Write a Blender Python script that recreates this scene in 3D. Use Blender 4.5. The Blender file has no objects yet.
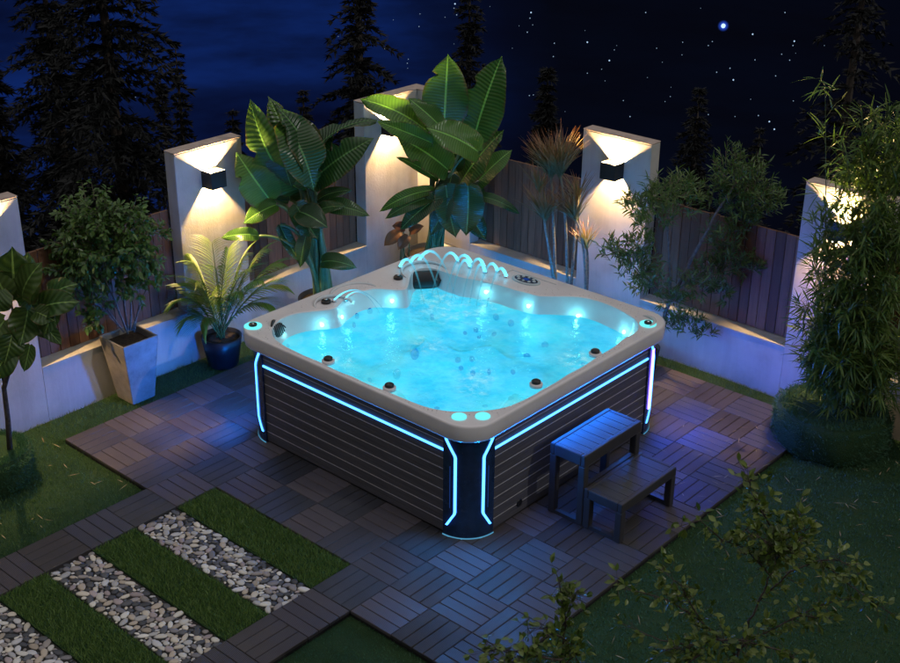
import bpy, bmesh, math, random
import numpy as np
from mathutils import Vector, Matrix, noise
from mathutils.bvhtree import BVHTree
random.seed(7); rng = np.random.default_rng(7)
PI = math.pi
sc = bpy.context.scene
C = sc.collection

# ------------------------------------------------------------------ camera
CP = Vector((4.93690, -5.62771, 4.25407)); YAW, PITCH, ROLL, FPX = -0.7253233, -0.439006, 0.0080747, 1270.09
Fw = Vector((math.cos(PITCH)*math.sin(YAW), math.cos(PITCH)*math.cos(YAW), math.sin(PITCH)))
_R = Vector((math.cos(YAW), -math.sin(YAW), 0)); _U = _R.cross(Fw)
Rt = _R*math.cos(ROLL)+_U*math.sin(ROLL); Up = -_R*math.sin(ROLL)+_U*math.cos(ROLL)
cam = bpy.data.objects.new('camera', bpy.data.cameras.new('camera')); C.objects.link(cam)
M = Matrix((( Rt.x, Up.x, -Fw.x, CP.x), (Rt.y, Up.y, -Fw.y, CP.y), (Rt.z, Up.z, -Fw.z, CP.z), (0,0,0,1)))
cam.matrix_world = M
cam.data.sensor_width = 36; cam.data.lens = FPX*36/900; cam.data.clip_end = 2000
sc.camera = cam
FH = Vector((Fw.x, Fw.y, 0)).normalized()
def ray(px, py): return Fw + Rt*((px-450)/FPX) - Up*((py-331.5)/FPX)
def at(px, py, P, off=0.0):
    """a reading of the photograph: the point of pixel (px,py) on the upright plane through P, off metres nearer"""
    d = ray(px, py); k = (Vector((P[0], P[1], 0))-Vector((CP.x, CP.y, 0))).dot(FH) - off
    return CP + d*(k/d.dot(FH))

# ------------------------------------------------------------------ materials
MATS = {}
class NT:
    def __init__(s, name):
        s.m = bpy.data.materials.new(name); s.m.use_nodes = True; s.t = s.m.node_tree; s.t.nodes.clear()
        s.out = s.n('ShaderNodeOutputMaterial')
    def n(s, ty, **kw):
        o = s.t.nodes.new(ty)
        for k, v in kw.items():
            if k.startswith('i_'):
                key = k[2:]; key = int(key) if key.isdigit() else key.replace('_', ' ')
                o.inputs[key].default_value = v
            else: setattr(o, k, v)
        return o
    def l(s, a, b): s.t.links.new(a, b)
    def coord(s, which='Object'):
        return s.n('ShaderNodeTexCoord').outputs[which]
    def noise(s, scale, detail=4, rough=.55, co=None, out='Fac'):
        n = s.n('ShaderNodeTexNoise'); n.inputs['Scale'].default_value = scale; n.inputs['Detail'].default_value = detail; n.inputs['Roughness'].default_value = rough
        s.l(co if co is not None else s.coord(), n.inputs['Vector']); return n.outputs[out]
    def ramp(s, fac, stops):
        r = s.n('ShaderNodeValToRGB'); e = r.color_ramp.elements
        while len(e) < len(stops): e.new(.5)
        for i, (p, c) in enumerate(stops):
            e[i].position = p; e[i].color = (*c, 1) if len(c) == 3 else c
        s.l(fac, r.inputs[0]); return r.outputs[0]
    def mixc(s, fac, a, b, mode='MIX'):
        m = s.n('ShaderNodeMix', data_type='RGBA', blend_type=mode)
        for v, i in ((fac, 0), (a, 6), (b, 7)):
            if hasattr(v, 'links'): s.l(v, m.inputs[i])
            else: m.inputs[i].default_value = v if i == 0 else (*v, 1)
        return m.outputs[2]
    def math(s, op, a, b=0.0, c=None, clamp=False):
        m = s.n('ShaderNodeMath', operation=op, use_clamp=clamp)
        for v, i in ((a, 0), (b, 1), (c, 2)):
            if v is None: continue
            if hasattr(v, 'links'): s.l(v, m.inputs[i])
            else: m.inputs[i].default_value = v
        return m.outputs[0]
    def bump(s, h, strength=.3, dist=.01):
        b = s.n('ShaderNodeBump'); b.inputs['Strength'].default_value = strength; b.inputs['Distance'].default_value = dist
        s.l(h, b.inputs['Height']); return b.outputs[0]
    def pbr(s, color, rough=.5, metal=0, normal=None, spec=.5, coat=0):
        p = s.n('ShaderNodeBsdfPrincipled')
        if hasattr(color, 'links'): s.l(color, p.inputs['Base Color'])
        else: p.inputs['Base Color'].default_value = (*color, 1)
        if hasattr(rough, 'links'): s.l(rough, p.inputs['Roughness'])
        else: p.inputs['Roughness'].default_value = rough
        p.inputs['Metallic'].default_value = metal; p.inputs['Specular IOR Level'].default_value = spec; p.inputs['Coat Weight'].default_value = coat
        if normal is not None: s.l(normal, p.inputs['Normal'])
        return p
    def done(s, sh): s.l(sh.outputs[0] if hasattr(sh, 'outputs') else sh, s.out.inputs[0]); return s.m

def mat_plain(name, col, rough=.5, metal=0, var=.15, scale=30, bump=.1, coat=0, spec=.5):
    n = NT(name); f = n.noise(scale)
    c = n.ramp(f, [(.3, tuple(x*(1-var) for x in col)), (.7, tuple(min(1, x*(1+var)) for x in col))])
    r = n.math('MULTIPLY_ADD', n.noise(scale*.35), .18, rough-.09)
    return n.done(n.pbr(c, r, metal, n.bump(n.noise(scale*4), bump, .004) if bump else None, coat=coat, spec=spec))
def mat_emit(name, col, s):
    n = NT(name); e = n.n('ShaderNodeEmission'); e.inputs[0].default_value = (*col, 1); e.inputs[1].default_value = s
    return n.done(e)
def mat_leaf(name, c1, c2, rough=.4, trans=.3, veins=0, tip=None, spec=.5):
    n = NT(name)
    att = n.n('ShaderNodeAttribute', attribute_name='tint').outputs['Fac']
    uv = n.n('ShaderNodeTexCoord').outputs['UV']; sx = n.n('ShaderNodeSeparateXYZ'); n.l(uv, sx.inputs[0])
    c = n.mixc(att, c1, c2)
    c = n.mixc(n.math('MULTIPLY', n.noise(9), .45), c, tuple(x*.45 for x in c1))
    nb = None
    if veins:
        ax = n.math('ABSOLUTE', n.math('SUBTRACT', sx.outputs[0], .5))
        ph = n.math('MULTIPLY_ADD', ax, -26.0, n.math('MULTIPLY', sx.outputs[1], veins))
        w = n.math('SINE', ph)
        rib = n.math('LESS_THAN', ax, .022)
        c = n.mixc(rib, c, tuple(min(1, x*2.6+.02) for x in c2))
        c = n.mixc(n.math('MULTIPLY', n.math('MULTIPLY_ADD', w, .5, .5), .22), c, tuple(x*1.7 for x in c2))
        edge = n.math('MULTIPLY', n.math('SUBTRACT', n.math('ADD', ax, n.math('MULTIPLY', n.noise(11, 5, .7), .32)), .60), 14.0, clamp=True)
        c = n.mixc(n.math('MULTIPLY', edge, .75), c, (.14, .085, .03))
        nb = n.bump(w, .35, .004)
    if tip is not None:
        c = n.mixc(n.math('MULTIPLY', n.math('POWER', sx.outputs[1], 2.0), .8, clamp=True), c, tip)
    p = n.pbr(c, rough, 0, nb, spec=spec); t = n.n('ShaderNodeBsdfTranslucent'); n.l(n.mixc(1.0, c, (1.0, 1.25, .5), 'MULTIPLY'), t.inputs[0])
    mx = n.n('ShaderNodeMixShader'); mx.inputs[0].default_value = trans; n.l(p.outputs[0], mx.inputs[1]); n.l(t.outputs[0], mx.inputs[2])
    return n.done(mx)

# plaster
n = NT('plaster'); big = n.noise(2.2, 6, .6); st = n.n('ShaderNodeMapping'); st.inputs['Scale'].default_value = (9, 9, 1.1); n.l(n.coord(), st.inputs[0])
c = n.ramp(big, [(.3, (.36, .345, .305)), (.5, (.48, .46, .41)), (.72, (.56, .54, .49))])
c = n.mixc(n.math('MULTIPLY', n.ramp(n.noise(1.0, 5, .6, st.outputs[0]), [(.45, (0, 0, 0)), (.75, (1, 1, 1))]), .42), c, (.30, .27, .23))
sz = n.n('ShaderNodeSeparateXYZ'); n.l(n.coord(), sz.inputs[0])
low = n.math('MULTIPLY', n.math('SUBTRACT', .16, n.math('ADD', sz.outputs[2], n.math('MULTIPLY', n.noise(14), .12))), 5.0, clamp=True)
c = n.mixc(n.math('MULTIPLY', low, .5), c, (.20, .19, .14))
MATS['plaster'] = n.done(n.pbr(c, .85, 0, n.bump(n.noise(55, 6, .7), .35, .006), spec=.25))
MATS['cap'] = mat_plain('cap_stone', (.42, .33, .28), .8, var=.2, scale=18, bump=.4)
# fence wood
n = NT('fence_wood'); att = n.n('ShaderNodeAttribute', attribute_name='tint').outputs['Fac']
mp = n.n('ShaderNodeMapping'); mp.inputs['Scale'].default_value = (26, 26, 1.6); n.l(n.coord(), mp.inputs[0])
g = n.noise(2.2, 8, .65, mp.outputs[0])
c = n.mixc(att, (.14, .062, .030), (.30, .14, .072)); c = n.mixc(n.ramp(g, [(.35, (0, 0, 0)), (.7, (1, 1, 1))]), c, n.mixc(.5, c, (.03, .018, .013)))
kn = n.n('ShaderNodeTexVoronoi'); kn.inputs['Scale'].default_value = 3.1; n.l(n.coord(), kn.inputs['Vector'])
c = n.mixc(n.math('LESS_THAN', kn.outputs['Distance'], .05), c, (.02, .012, .01))
MATS['fence'] = n.done(n.pbr(c, .7, 0, n.bump(g, .5, .006), spec=.35))
# deck
n = NT('deck_board'); att = n.n('ShaderNodeAttribute', attribute_name='tint').outputs['Color']
uv = n.n('ShaderNodeTexCoord').outputs['UV']; sx = n.n('ShaderNodeSeparateXYZ'); n.l(uv, sx.inputs[0])
groove = n.math('SINE', n.math('MULTIPLY', sx.outputs[0], 2*PI*9))
mp = n.n('ShaderNodeMapping'); mp.inputs['Scale'].default_value = (14, 1.6, 1); n.l(uv, mp.inputs[0])
g = n.noise(3.0, 6, .6, mp.outputs[0]); big = n.noise(1.7, 5, .65)
c = n.mixc(n.math('MULTIPLY', g, .35), att, (.03, .027, .027))
c = n.mixc(n.math('MULTIPLY', n.ramp(big, [(.42, (0, 0, 0)), (.7, (1, 1, 1))]), .35), c, (.13, .12, .12))
c = n.mixc(n.math('MULTIPLY', n.math('MULTIPLY_ADD', groove, .5, .5), .35), c, (.012, .012, .013))
r = n.math('MULTIPLY_ADD', n.noise(5), .3, .38)
h = n.math('ADD', groove, n.math('MULTIPLY', n.noise(160, 3), .9))
MATS['deck'] = n.done(n.pbr(c, r, 0, n.bump(h, .55, .003), spec=.45))
MATS['under'] = mat_plain('tile_grid_plastic', (.008, .008, .009), .7)
# skirt planks
n = NT('skirt_plank'); mp = n.n('ShaderNodeMapping'); mp.inputs['Scale'].default_value = (1.5, 1.5, 45); n.l(n.coord(), mp.inputs[0]); g = n.noise(3, 6, .6, mp.outputs[0])
c = n.ramp(g, [(.3, (.062, .060, .072)), (.7, (.115, .112, .128))])
MATS['skirt'] = n.done(n.pbr(c, n.math('MULTIPLY_ADD', n.noise(4), .2, .38), 0, n.bump(g, .25, .003)))
MATS['skirt_lit_lip'] = mat_plain('skirt_lip_highlight', (.48, .47, .49), .45, var=.2)  # highlight on the plank groove lips, painted as pale strips
n = NT('rim_acrylic')
c = n.ramp(n.noise(6, 5), [(.3, (.68, .65, .665)), (.7, (.76, .73, .745))])
c = n.mixc(n.math('MULTIPLY', n.ramp(n.noise(260, 2), [(.55, (0, 0, 0)), (.7, (1, 1, 1))]), .25), c, (.75, .73, .71))
MATS['rim'] = n.done(n.pbr(c, n.math('MULTIPLY_ADD', n.noise(11), .12, .24), 0, n.bump(n.noise(90), .08, .002), coat=.15))
MATS['basin'] = mat_plain('basin_acrylic', (.62, .64, .66), .2, var=.05, scale=8, bump=.03, coat=.3)
MATS['corner'] = mat_plain('corner_panel_gloss', (.010, .030, .085), .26, var=.3, scale=20, bump=.03, coat=.5)
MATS['led'] = mat_emit('led_cyan', (.055, .29, 1.0), 5.5)
MATS['led_dim'] = mat_emit('led_dim', (.03, .12, .6), .35)
MATS['led_violet'] = mat_emit('led_violet', (.13, .08, 1.0), 12)
MATS['trim_reflect'] = mat_emit('trim_reflection', (.12, .45, .75), .7)  # LED reflection on the base trim painted as emission; the trim is no lamp
MATS['led_white'] = mat_emit('led_disc', (.16, .85, .9), 1.15)
MATS['led_spark'] = mat_emit('led_spark', (.45, 1.0, 1.0), 9)
n = NT('water_drop'); g_ = n.n('ShaderNodeBsdfGlossy'); g_.inputs['Roughness'].default_value = .03; t_ = n.n('ShaderNodeBsdfTransparent'); mx = n.n('ShaderNodeMixShader'); mx.inputs[0].default_value = .28
n.l(t_.outputs[0], mx.inputs[1]); n.l(g_.outputs[0], mx.inputs[2]); MATS['drop'] = n.done(mx)
MATS['chrome'] = mat_plain('chrome', (.7, .75, .8), .15, 1, var=.05, bump=0)
MATS['black'] = mat_plain('black_plastic', (.012, .013, .016), .35, bump=.05)
MATS['jetcap'] = mat_plain('jet_cap', (.0, .05, .40), .9, bump=0, spec=.05)
MATS['metal'] = mat_plain('lamp_metal', (.018, .017, .018), .42, .3, bump=.1)
MATS['step'] = mat_plain('step_frame', (.040, .038, .041), .5, var=.15, scale=14, bump=.15)
n = NT('step_slat'); mp = n.n('ShaderNodeMapping'); mp.inputs['Scale'].default_value = (1.5, 40, 1); n.l(n.coord(), mp.inputs[0]); g = n.noise(3, 6, .6, mp.outputs[0])
c = n.ramp(g, [(.3, (.034, .036, .042)), (.7, (.062, .064, .072))])
MATS['step_slat'] = n.done(n.pbr(c, .45, 0, n.bump(g, .25, .003)))
n = NT('planter_concrete'); c = n.ramp(n.noise(7, 8, .65), [(.28, (.15, .14, .13)), (.5, (.25, .235, .22)), (.75, (.34, .32, .30))])
MATS['concrete'] = n.done(n.pbr(c, .7, 0, n.bump(n.noise(70, 5, .7), .4, .005), spec=.3))
MATS['soil'] = mat_plain('soil', (.035, .024, .016), .95, var=.6, scale=60, bump=1.0)
MATS['pot_dark'] = mat_plain('pot_glaze', (.008, .012, .02), .35, var=.3, scale=12)
MATS['bark'] = mat_plain('bark', (.16, .13, .10), .85, var=.45, scale=45, bump=.8)
MATS['bark_dark'] = mat_plain('bark_dark', (.07, .055, .045), .85, var=.45, scale=45, bump=.8)
MATS['cane'] = mat_plain('cane', (.20, .19, .15), .6, var=.35, scale=60, bump=.4)
MATS['culm'] = mat_plain('bamboo_culm', (.12, .15, .05), .45, var=.3, scale=20, bump=.1)
MATS['stalk'] = mat_plain('banana_stalk', (.09, .15, .05), .4, var=.3, scale=16, bump=.15)
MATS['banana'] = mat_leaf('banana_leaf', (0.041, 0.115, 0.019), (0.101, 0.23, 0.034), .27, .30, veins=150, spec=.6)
MATS['banana_shaded'] = mat_leaf('banana_leaf_shaded', (.014, .050, .016), (.045, .105, .024), .25, .22, veins=150, spec=.65)  # shaded copy of the banana leaf, the shade put into its colour
MATS['palm'] = mat_leaf('palm_leaf', (0.09, 0.18, 0.03), (0.24, 0.33, 0.06), .4, .3)
MATS['ficus'] = mat_leaf('shrub_leaf', (0.053, 0.128, 0.027), (0.15, 0.24, 0.06), .32, .25)
MATS['willow'] = mat_leaf('narrow_leaf', (0.064, 0.136, 0.04), (0.176, 0.256, 0.08), .4, .3)
MATS['bambooleaf'] = mat_leaf('bamboo_leaf', (0.063, 0.14, 0.028), (0.196, 0.266, 0.056), .45, .35)
MATS['dracaena'] = mat_leaf('dracaena_leaf', (0.119, 0.187, 0.102), (0.272, 0.255, 0.153), .4, .25, tip=(.42, .12, .06))
MATS['fiddle'] = mat_leaf('fiddle_leaf', (0.039, 0.085, 0.021), (0.104, 0.156, 0.039), .35, .3, veins=40)
MATS['rubber'] = mat_leaf('rubber_leaf', (.10, .035, .02), (.22, .10, .04), .3, .2)
MATS['fore'] = mat_leaf('garden_shrub_leaf', (0.078, 0.13, 0.026), (0.221, 0.273, 0.058), .35, .25)
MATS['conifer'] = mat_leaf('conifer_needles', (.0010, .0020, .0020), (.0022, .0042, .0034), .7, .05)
MATS['litter'] = mat_leaf('dry_leaf', (.22, .16, .08), (.42, .36, .22), .7, .1)
MATS['blade'] = mat_leaf('turf_blade', (0.045, 0.112, 0.033), (0.128, 0.225, 0.06), .6, .2)
MATS['blade_cool'] = mat_leaf('artificial_turf_blade', (0.036, 0.11, 0.06), (0.08, 0.2, 0.1), .6, .2)
n = NT('turf'); f = n.noise(3.5, 8, .7); f2 = n.noise(120, 4, .8)
c = n.ramp(f, [(.3, (.022, .060, .024)), (.55, (.034, .085, .034)), (.75, (.056, .095, .038))])
c = n.mixc(n.math('MULTIPLY', n.ramp(f2, [(.45, (0, 0, 0)), (.7, (1, 1, 1))]), .5), c, (.075, .11, .045))
MATS['turf'] = n.done(n.pbr(c, .9, 0, n.bump(f2, 1.0, .02), spec=.15))
MATS['hill'] = mat_plain('hill_ground', (.012, .018, .010), .95, var=.5, scale=1.2, bump=.6)
# pebbles
n = NT('pebble'); att = n.n('ShaderNodeAttribute', attribute_name='tint').outputs['Color']
c = n.mixc(n.math('MULTIPLY', n.noise(40, 5, .6), .45), att, n.mixc(.5, att, (.06, .055, .05)))
MATS['pebble'] = n.done(n.pbr(c, .5, 0, n.bump(n.noise(200, 3), .15, .002)))
MATS['grout'] = mat_plain('pebble_mesh', (.012, .011, .010), .9)
MATS['paper'] = mat_plain('panel_face', (.45, .55, .6), .3, var=.05)

# ------------------------------------------------------------------ mesh builder
class MB:
    def __init__(s): s.v = []; s.f = []; s.uv = []; s.c = []; s.mi = []; s.sm = []
    def face(s, idx, uv=None, col=(.5, .5, .5), mi=0, sm=False):
        s.f.append(tuple(idx)); s.uv.append(uv or [(0, 0)]*len(idx)); s.c.append(col); s.mi.append(mi); s.sm.append(sm)
    def quadbox(s, P8, col=(.5,)*3, mi=0, uvs=None):
        b = len(s.v); s.v += [tuple(p) for p in P8]
        for q in ((0, 3, 2, 1), (4, 5, 6, 7), (0, 1, 5, 4), (1, 2, 6, 5), (2, 3, 7, 6), (3, 0, 4, 7)):
            s.face([b+i for i in q], [uvs[i] for i in q] if uvs else None, col, mi)
    def box(s, x0, x1, y0, y1, z0, z1, col=(.5,)*3, mi=0, uvs=None):
        s.quadbox([(x0, y0, z0), (x1, y0, z0), (x1, y1, z0), (x0, y1, z0), (x0, y0, z1), (x1, y0, z1), (x1, y1, z1), (x0, y1, z1)], col, mi, uvs)
    def cbox(s, x0, x1, y0, y1, z0, z1, ch=.003, col=(.5,)*3, mi=0, uvdir=None):
        """box with chamfered top edges; uvdir 'x'/'y' is the direction the board runs"""
        b = len(s.v)
        s.v += [(x0, y0, z0), (x1, y0, z0), (x1, y1, z0), (x0, y1, z0), (x0, y0, z1-ch), (x1, y0, z1-ch), (x1, y1, z1-ch), (x0, y1, z1-ch),
                (x0+ch, y0+ch, z1), (x1-ch, y0+ch, z1), (x1-ch, y1-ch, z1), (x0+ch, y1-ch, z1)]
        U = [((0, 0), (0, 1), (1, 1), (1, 0)), ((0, 0), (1, 0), (1, 1), (0, 1))][uvdir == 'y']
        off = random.random()*7
        def u(i): a = U[i % 4]; return (a[0], a[1]*.4+off)
        for q in ((0, 1, 5, 4), (1, 2, 6, 5), (2, 3, 7, 6), (3, 0, 4, 7), (4, 5, 9, 8), (5, 6, 10, 9), (6, 7, 11, 10), (7, 4, 8, 11), (8, 9, 10, 11)):
            s.face([b+i for i in q], [u(i) for i in q], col, mi)
    def tube(s, pts, rad, seg=8, col=(.5,)*3, mi=0, cap=True):
        pts = [Vector(p) for p in pts]; n = len(pts); b = len(s.v)
        rad = rad if isinstance(rad, (list, tuple)) else [rad]*n
        t0 = (pts[1]-pts[0]).normalized(); a = t0.orthogonal().normalized()
        for i, p in enumerate(pts):
            t = (pts[min(i+1, n-1)]-pts[max(i-1, 0)]).normalized(); a = (a - t*a.dot(t)).normalized(); c = t.cross(a)
            for k in range(seg):
                an = 2*PI*k/seg; s.v.append(tuple(p + (a*math.cos(an)+c*math.sin(an))*rad[i]))
        for i in range(n-1):
            for k in range(seg):
                k2 = (k+1) % seg; s.face((b+i*seg+k, b+i*seg+k2, b+(i+1)*seg+k2, b+(i+1)*seg+k), None, col, mi, True)
        if cap:
            s.face([b+k for k in range(seg)][::-1], None, col, mi); s.face([b+(n-1)*seg+k for k in range(seg)], None, col, mi)
    def lathe(s, prof, c=(0, 0, 0), seg=32, col=(.5,)*3, mi=0, ax=None):
        b = len(s.v); c = Vector(c)
        if ax is None: X, Y, Z = Vector((1, 0, 0)), Vector((0, 1, 0)), Vector((0, 0, 1))
        else: Z = Vector(ax).normalized(); X = Z.orthogonal().normalized(); Y = Z.cross(X)
        for r, z in prof:
            for k in range(seg): a = 2*PI*k/seg; s.v.append(tuple(c+X*r*math.cos(a)+Y*r*math.sin(a)+Z*z))
        for i in range(len(prof)-1):
            for k in range(seg):
                k2 = (k+1) % seg; s.face((b+i*seg+k, b+i*seg+k2, b+(i+1)*seg+k2, b+(i+1)*seg+k), None, col, mi, True)
        s.face([b+k for k in range(seg)][::-1], None, col, mi); s.face([b+(len(prof)-1)*seg+k for k in range(seg)], None, col, mi)
    def grid(s, P, uvf=None, col=(.5,)*3, mi=0, sm=True, close=False):
        """P[i][j] points"""
        b = len(s.v); n, m = len(P), len(P[0])
        for r in P: s.v += [tuple(p) for p in r]
        for i in range(n-1):
            for j in range(m if close else m-1):
                j2 = (j+1) % m
                uv = [(j/(m-1), i/(n-1)), ((j+1)/(m-1), i/(n-1)), ((j+1)/(m-1), (i+1)/(n-1)), (j/(m-1), (i+1)/(n-1))]
                s.face((b+i*m+j, b+i*m+j2, b+(i+1)*m+j2, b+(i+1)*m+j), uv, col, mi, sm)
    def build(s, name, mats, parent=None):
        me = bpy.data.meshes.new(name); me.from_pydata(s.v, [], s.f)
        u = me.uv_layers.new(name='UVMap').data; k = np.array([c for f in s.uv for c in f], dtype=np.float32).ravel(); u.foreach_set('uv', k)
        at_ = me.attributes.new('tint', 'FLOAT_COLOR', 'FACE')
        at_.data.foreach_set('color', np.array([(*c, 1) for c in s.c], dtype=np.float32).ravel())
        for m in (mats if isinstance(mats, (list, tuple)) else [mats]): me.materials.append(MATS[m])
        me.polygons.foreach_set('material_index', s.mi); me.polygons.foreach_set('use_smooth', s.sm); me.update()
        o = bpy.data.objects.new(name, me); C.objects.link(o)
        if parent is not None: attach(o, parent)
        return o
def base_of(o):
    p = Vector((0, 0, 0)); q = o
    while q is not None: p += q.location; q = q.parent
    return p
def attach(o, parent):
    """parts are modelled in world coordinates; shift them into the parent's frame (parents are never rotated here)"""
    b = base_of(parent)
    if b.length > 0 and o.type == 'MESH': o.data.transform(Matrix.Translation(-b))
    elif o.type != 'MESH': o.location -= b
    o.parent = parent
def tag(o, label=None, cat=None, group=None, kind=None):
    if label: o['label'] = label
    if cat: o['category'] = cat
    if group: o['group'] = group
    if kind: o['kind'] = kind
    return o
def thing(name, label, cat, loc=(0, 0, 0), group=None):
    o = bpy.data.objects.new(name, None); C.objects.link(o); o.location = loc; o.empty_display_size = .1
    return tag(o, label, cat, group)
def light(name, kind, loc, energy, col, parent=None, **kw):
    d = bpy.data.lights.new(name, kind); d.energy = energy; d.color = col
    for k, v in kw.items(): setattr(d, k, v)
    o = bpy.data.objects.new(name, d); C.objects.link(o); o.location = loc
    if parent is not None: attach(o, parent)
    return o

# ------------------------------------------------------------------ foliage helpers
def leaf(mb, p, d, nrm, L, W, bend=.25, fold=.15, col=None, seg=3, shape='ell', mi=0):
    """a small leaf blade of 2 x seg quads"""
    d = d.normalized(); s = d.cross(nrm); 
    if s.length < 1e-3: s = d.orthogonal()
    s.normalize(); nn = s.cross(d); col = col or (random.random(),)*3
    b = len(mb.v); rows = seg+1
    for i in range(rows):
        t = i/seg; c = p + d*(L*t) - nn*(bend*L*t*t)
        w = W*.5*((math.sin(PI*min(1, t*.92+.06))**.8) if shape == 'ell' else (1-t)**.6*min(1, t*5+.35))
        if i == 0: w = W*.06
        if i == seg: w = W*.03
        mb.v += [tuple(c - s*w + nn*fold*w), tuple(c), tuple(c + s*w + nn*fold*w)]
    for i in range(seg):
        a = b+i*3; t0, t1 = i/seg, (i+1)/seg
        mb.face((a, a+1, a+4, a+3), [(0, t0), (.5, t0), (.5, t1), (0, t1)], col, mi, True)
        mb.face((a+1, a+2, a+5, a+4), [(.5, t0), (1, t0), (1, t1), (.5, t1)], col, mi, True)
def big_leaf(mb, p0, p1, nrm, W, sag=.12, fold=.25, wave=.02, seg=18, half=5, tears=0, roll=0, tilt=0):
    """a banana-like blade from p0 to p1; sag lifts the middle, nrm is the way the upper side faces"""
    p0, p1 = Vector(p0), Vector(p1); d = (p1-p0); L = d.length; d.normalize()
    s = d.cross(nrm).normalized(); n0 = s.cross(d)
    if tilt: s2 = s*math.cos(tilt)+n0*math.sin(tilt); n0 = s2.cross(d); s = s2
    ph = random.random()*9; tint = (random.random(),)*3; P = []
    tr = [ (random.choice((-1, 1)), random.uniform(.25, .85)) for _ in range(tears) ]
    for i in range(seg+1):
        t = i/seg; c = p0 + d*(L*t) + n0*(sag*L*4*t*(1-t)) - Vector((0, 0, 1))*(roll*L*t**3)
        w = W*.5*min(1, (math.sin(PI*min(.999, t*.86+.13))**.62))*(1 if t > .03 else .25)
        if i == seg: w = W*.02
        row = []
        for j in range(-half, half+1):
            u = j/half; a = abs(u)
            wv = wave*W*3*math.sin(9*t+ph+u*1.7)*a*a + .012*W*math.sin(38*t+ph*3+u)*a
            cut = 1
            for sg, tt in tr:
                if u*sg > .3: cut = min(cut, 1-.55*max(0, 1-abs(t-tt)*seg*.9)*(a-.3)/.7)
            row.append(c + s*(u*w*cut) + n0*(fold*w*a*(1.15-a*.45) + wv) - d*(.10*W*a*a))
        P.append(row)
    mb.grid(P, col=tint)
def bez(a, b, c, n=10):
    a, b, c = Vector(a), Vector(b), Vector(c)
    return [a*(1-t)**2 + b*2*t*(1-t) + c*t*t for t in [i/n for i in range(n+1)]]
def rdir(up=.0):
    v = Vector((random.gauss(0, 1), random.gauss(0, 1), random.gauss(0, 1)+up)); return v.normalized()
def clump(mb, tw, c, R, n, L, W, up=.2, droop=-.3, shape='ell', squash=.8, center=None):
    """leaves on short twigs through a ball of radius R round c"""
    c = Vector(c); nt = max(3, int(n/9))
    for _ in range(nt):
        d = rdir(); q = c + Vector((d.x, d.y, d.z*squash))*R*random.random()**.45
        td = (d + Vector((0, 0, up)) + rdir()*.5).normalized(); tl = R*random.uniform(.3, .65)
        if tw is not None: tw.tube([q-td*tl*.3, q+td*tl*.4, q+td*tl+Vector((0, 0, -.1*tl))], [.0026, .002, .001], 4, cap=False)
        for k in range(9):
            t = k/8; p = q + td*(tl*(t*1.3-.3)); side = rdir(); side = (side - td*side.dot(td)).normalized()
            ld = (side*.8 + td*.65 + Vector((0, 0, droop))).normalized()
            nn = (Vector((0, 0, 1)) + rdir()*.6)
            leaf(mb, p, ld, nn, L*random.uniform(.65, 1.2), W*random.uniform(.75, 1.15), random.uniform(.05, .35), .2, shape=shape)

# ------------------------------------------------------------------ ground, turf, hill
XW, YW = -2.14, 1.92
m = MB(); NG = 60
def gz(x, y):
    d = max(-2.5-x, y-2.35, 0); z = -.5*d if d > 0 else 0
    if d > 0: z += .6*noise.noise(Vector((x*.15, y*.15, 0)))*min(1, d/4)
    return z
xs = [-90, -70, -50, -38, -30, -24, -19, -15, -12, -9.5, -7.5, -6, -4.8, -3.9, -3.2, -2.7, -2.5] + [-2.4+.35*i for i in range(30)] + [9, 12, 16, 22, 30, 45]
ys = [-45, -30, -20, -14, -10, -8] + [-7+.35*i for i in range(27)] + [2.35, 2.6, 3.1, 3.8, 4.8, 6, 7.6, 9.6, 12, 15, 19, 24, 30, 38, 50, 70, 90]
# the garden itself is level turf; beyond its walls the hillside falls away
def sheet(name, xs, ys, f, mat):
    mm = MB(); mm.grid([[(x, y, f(x, y)) for x in xs] for y in ys]); return mm.build(name, mat)
lawn_x = [x for x in xs if x >= -2.5]; lawn_y = [y for y in ys if y <= 2.36]
tag(sheet('lawn', [-2.5]+[-2.4+.12*i for i in range(70)]+[9, 12, 16, 22, 30, 45], [-45, -30, -20, -14, -10]+[-8+.12*i for i in range(87)],
          lambda x, y: -.012 + .008*noise.noise(Vector((x*1.3, y*1.3, 2))), 'turf'), kind='structure')
tag(sheet('hillside', xs, ys, lambda x, y: gz(x, y)-.06, 'hill'), kind='structure')

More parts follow.
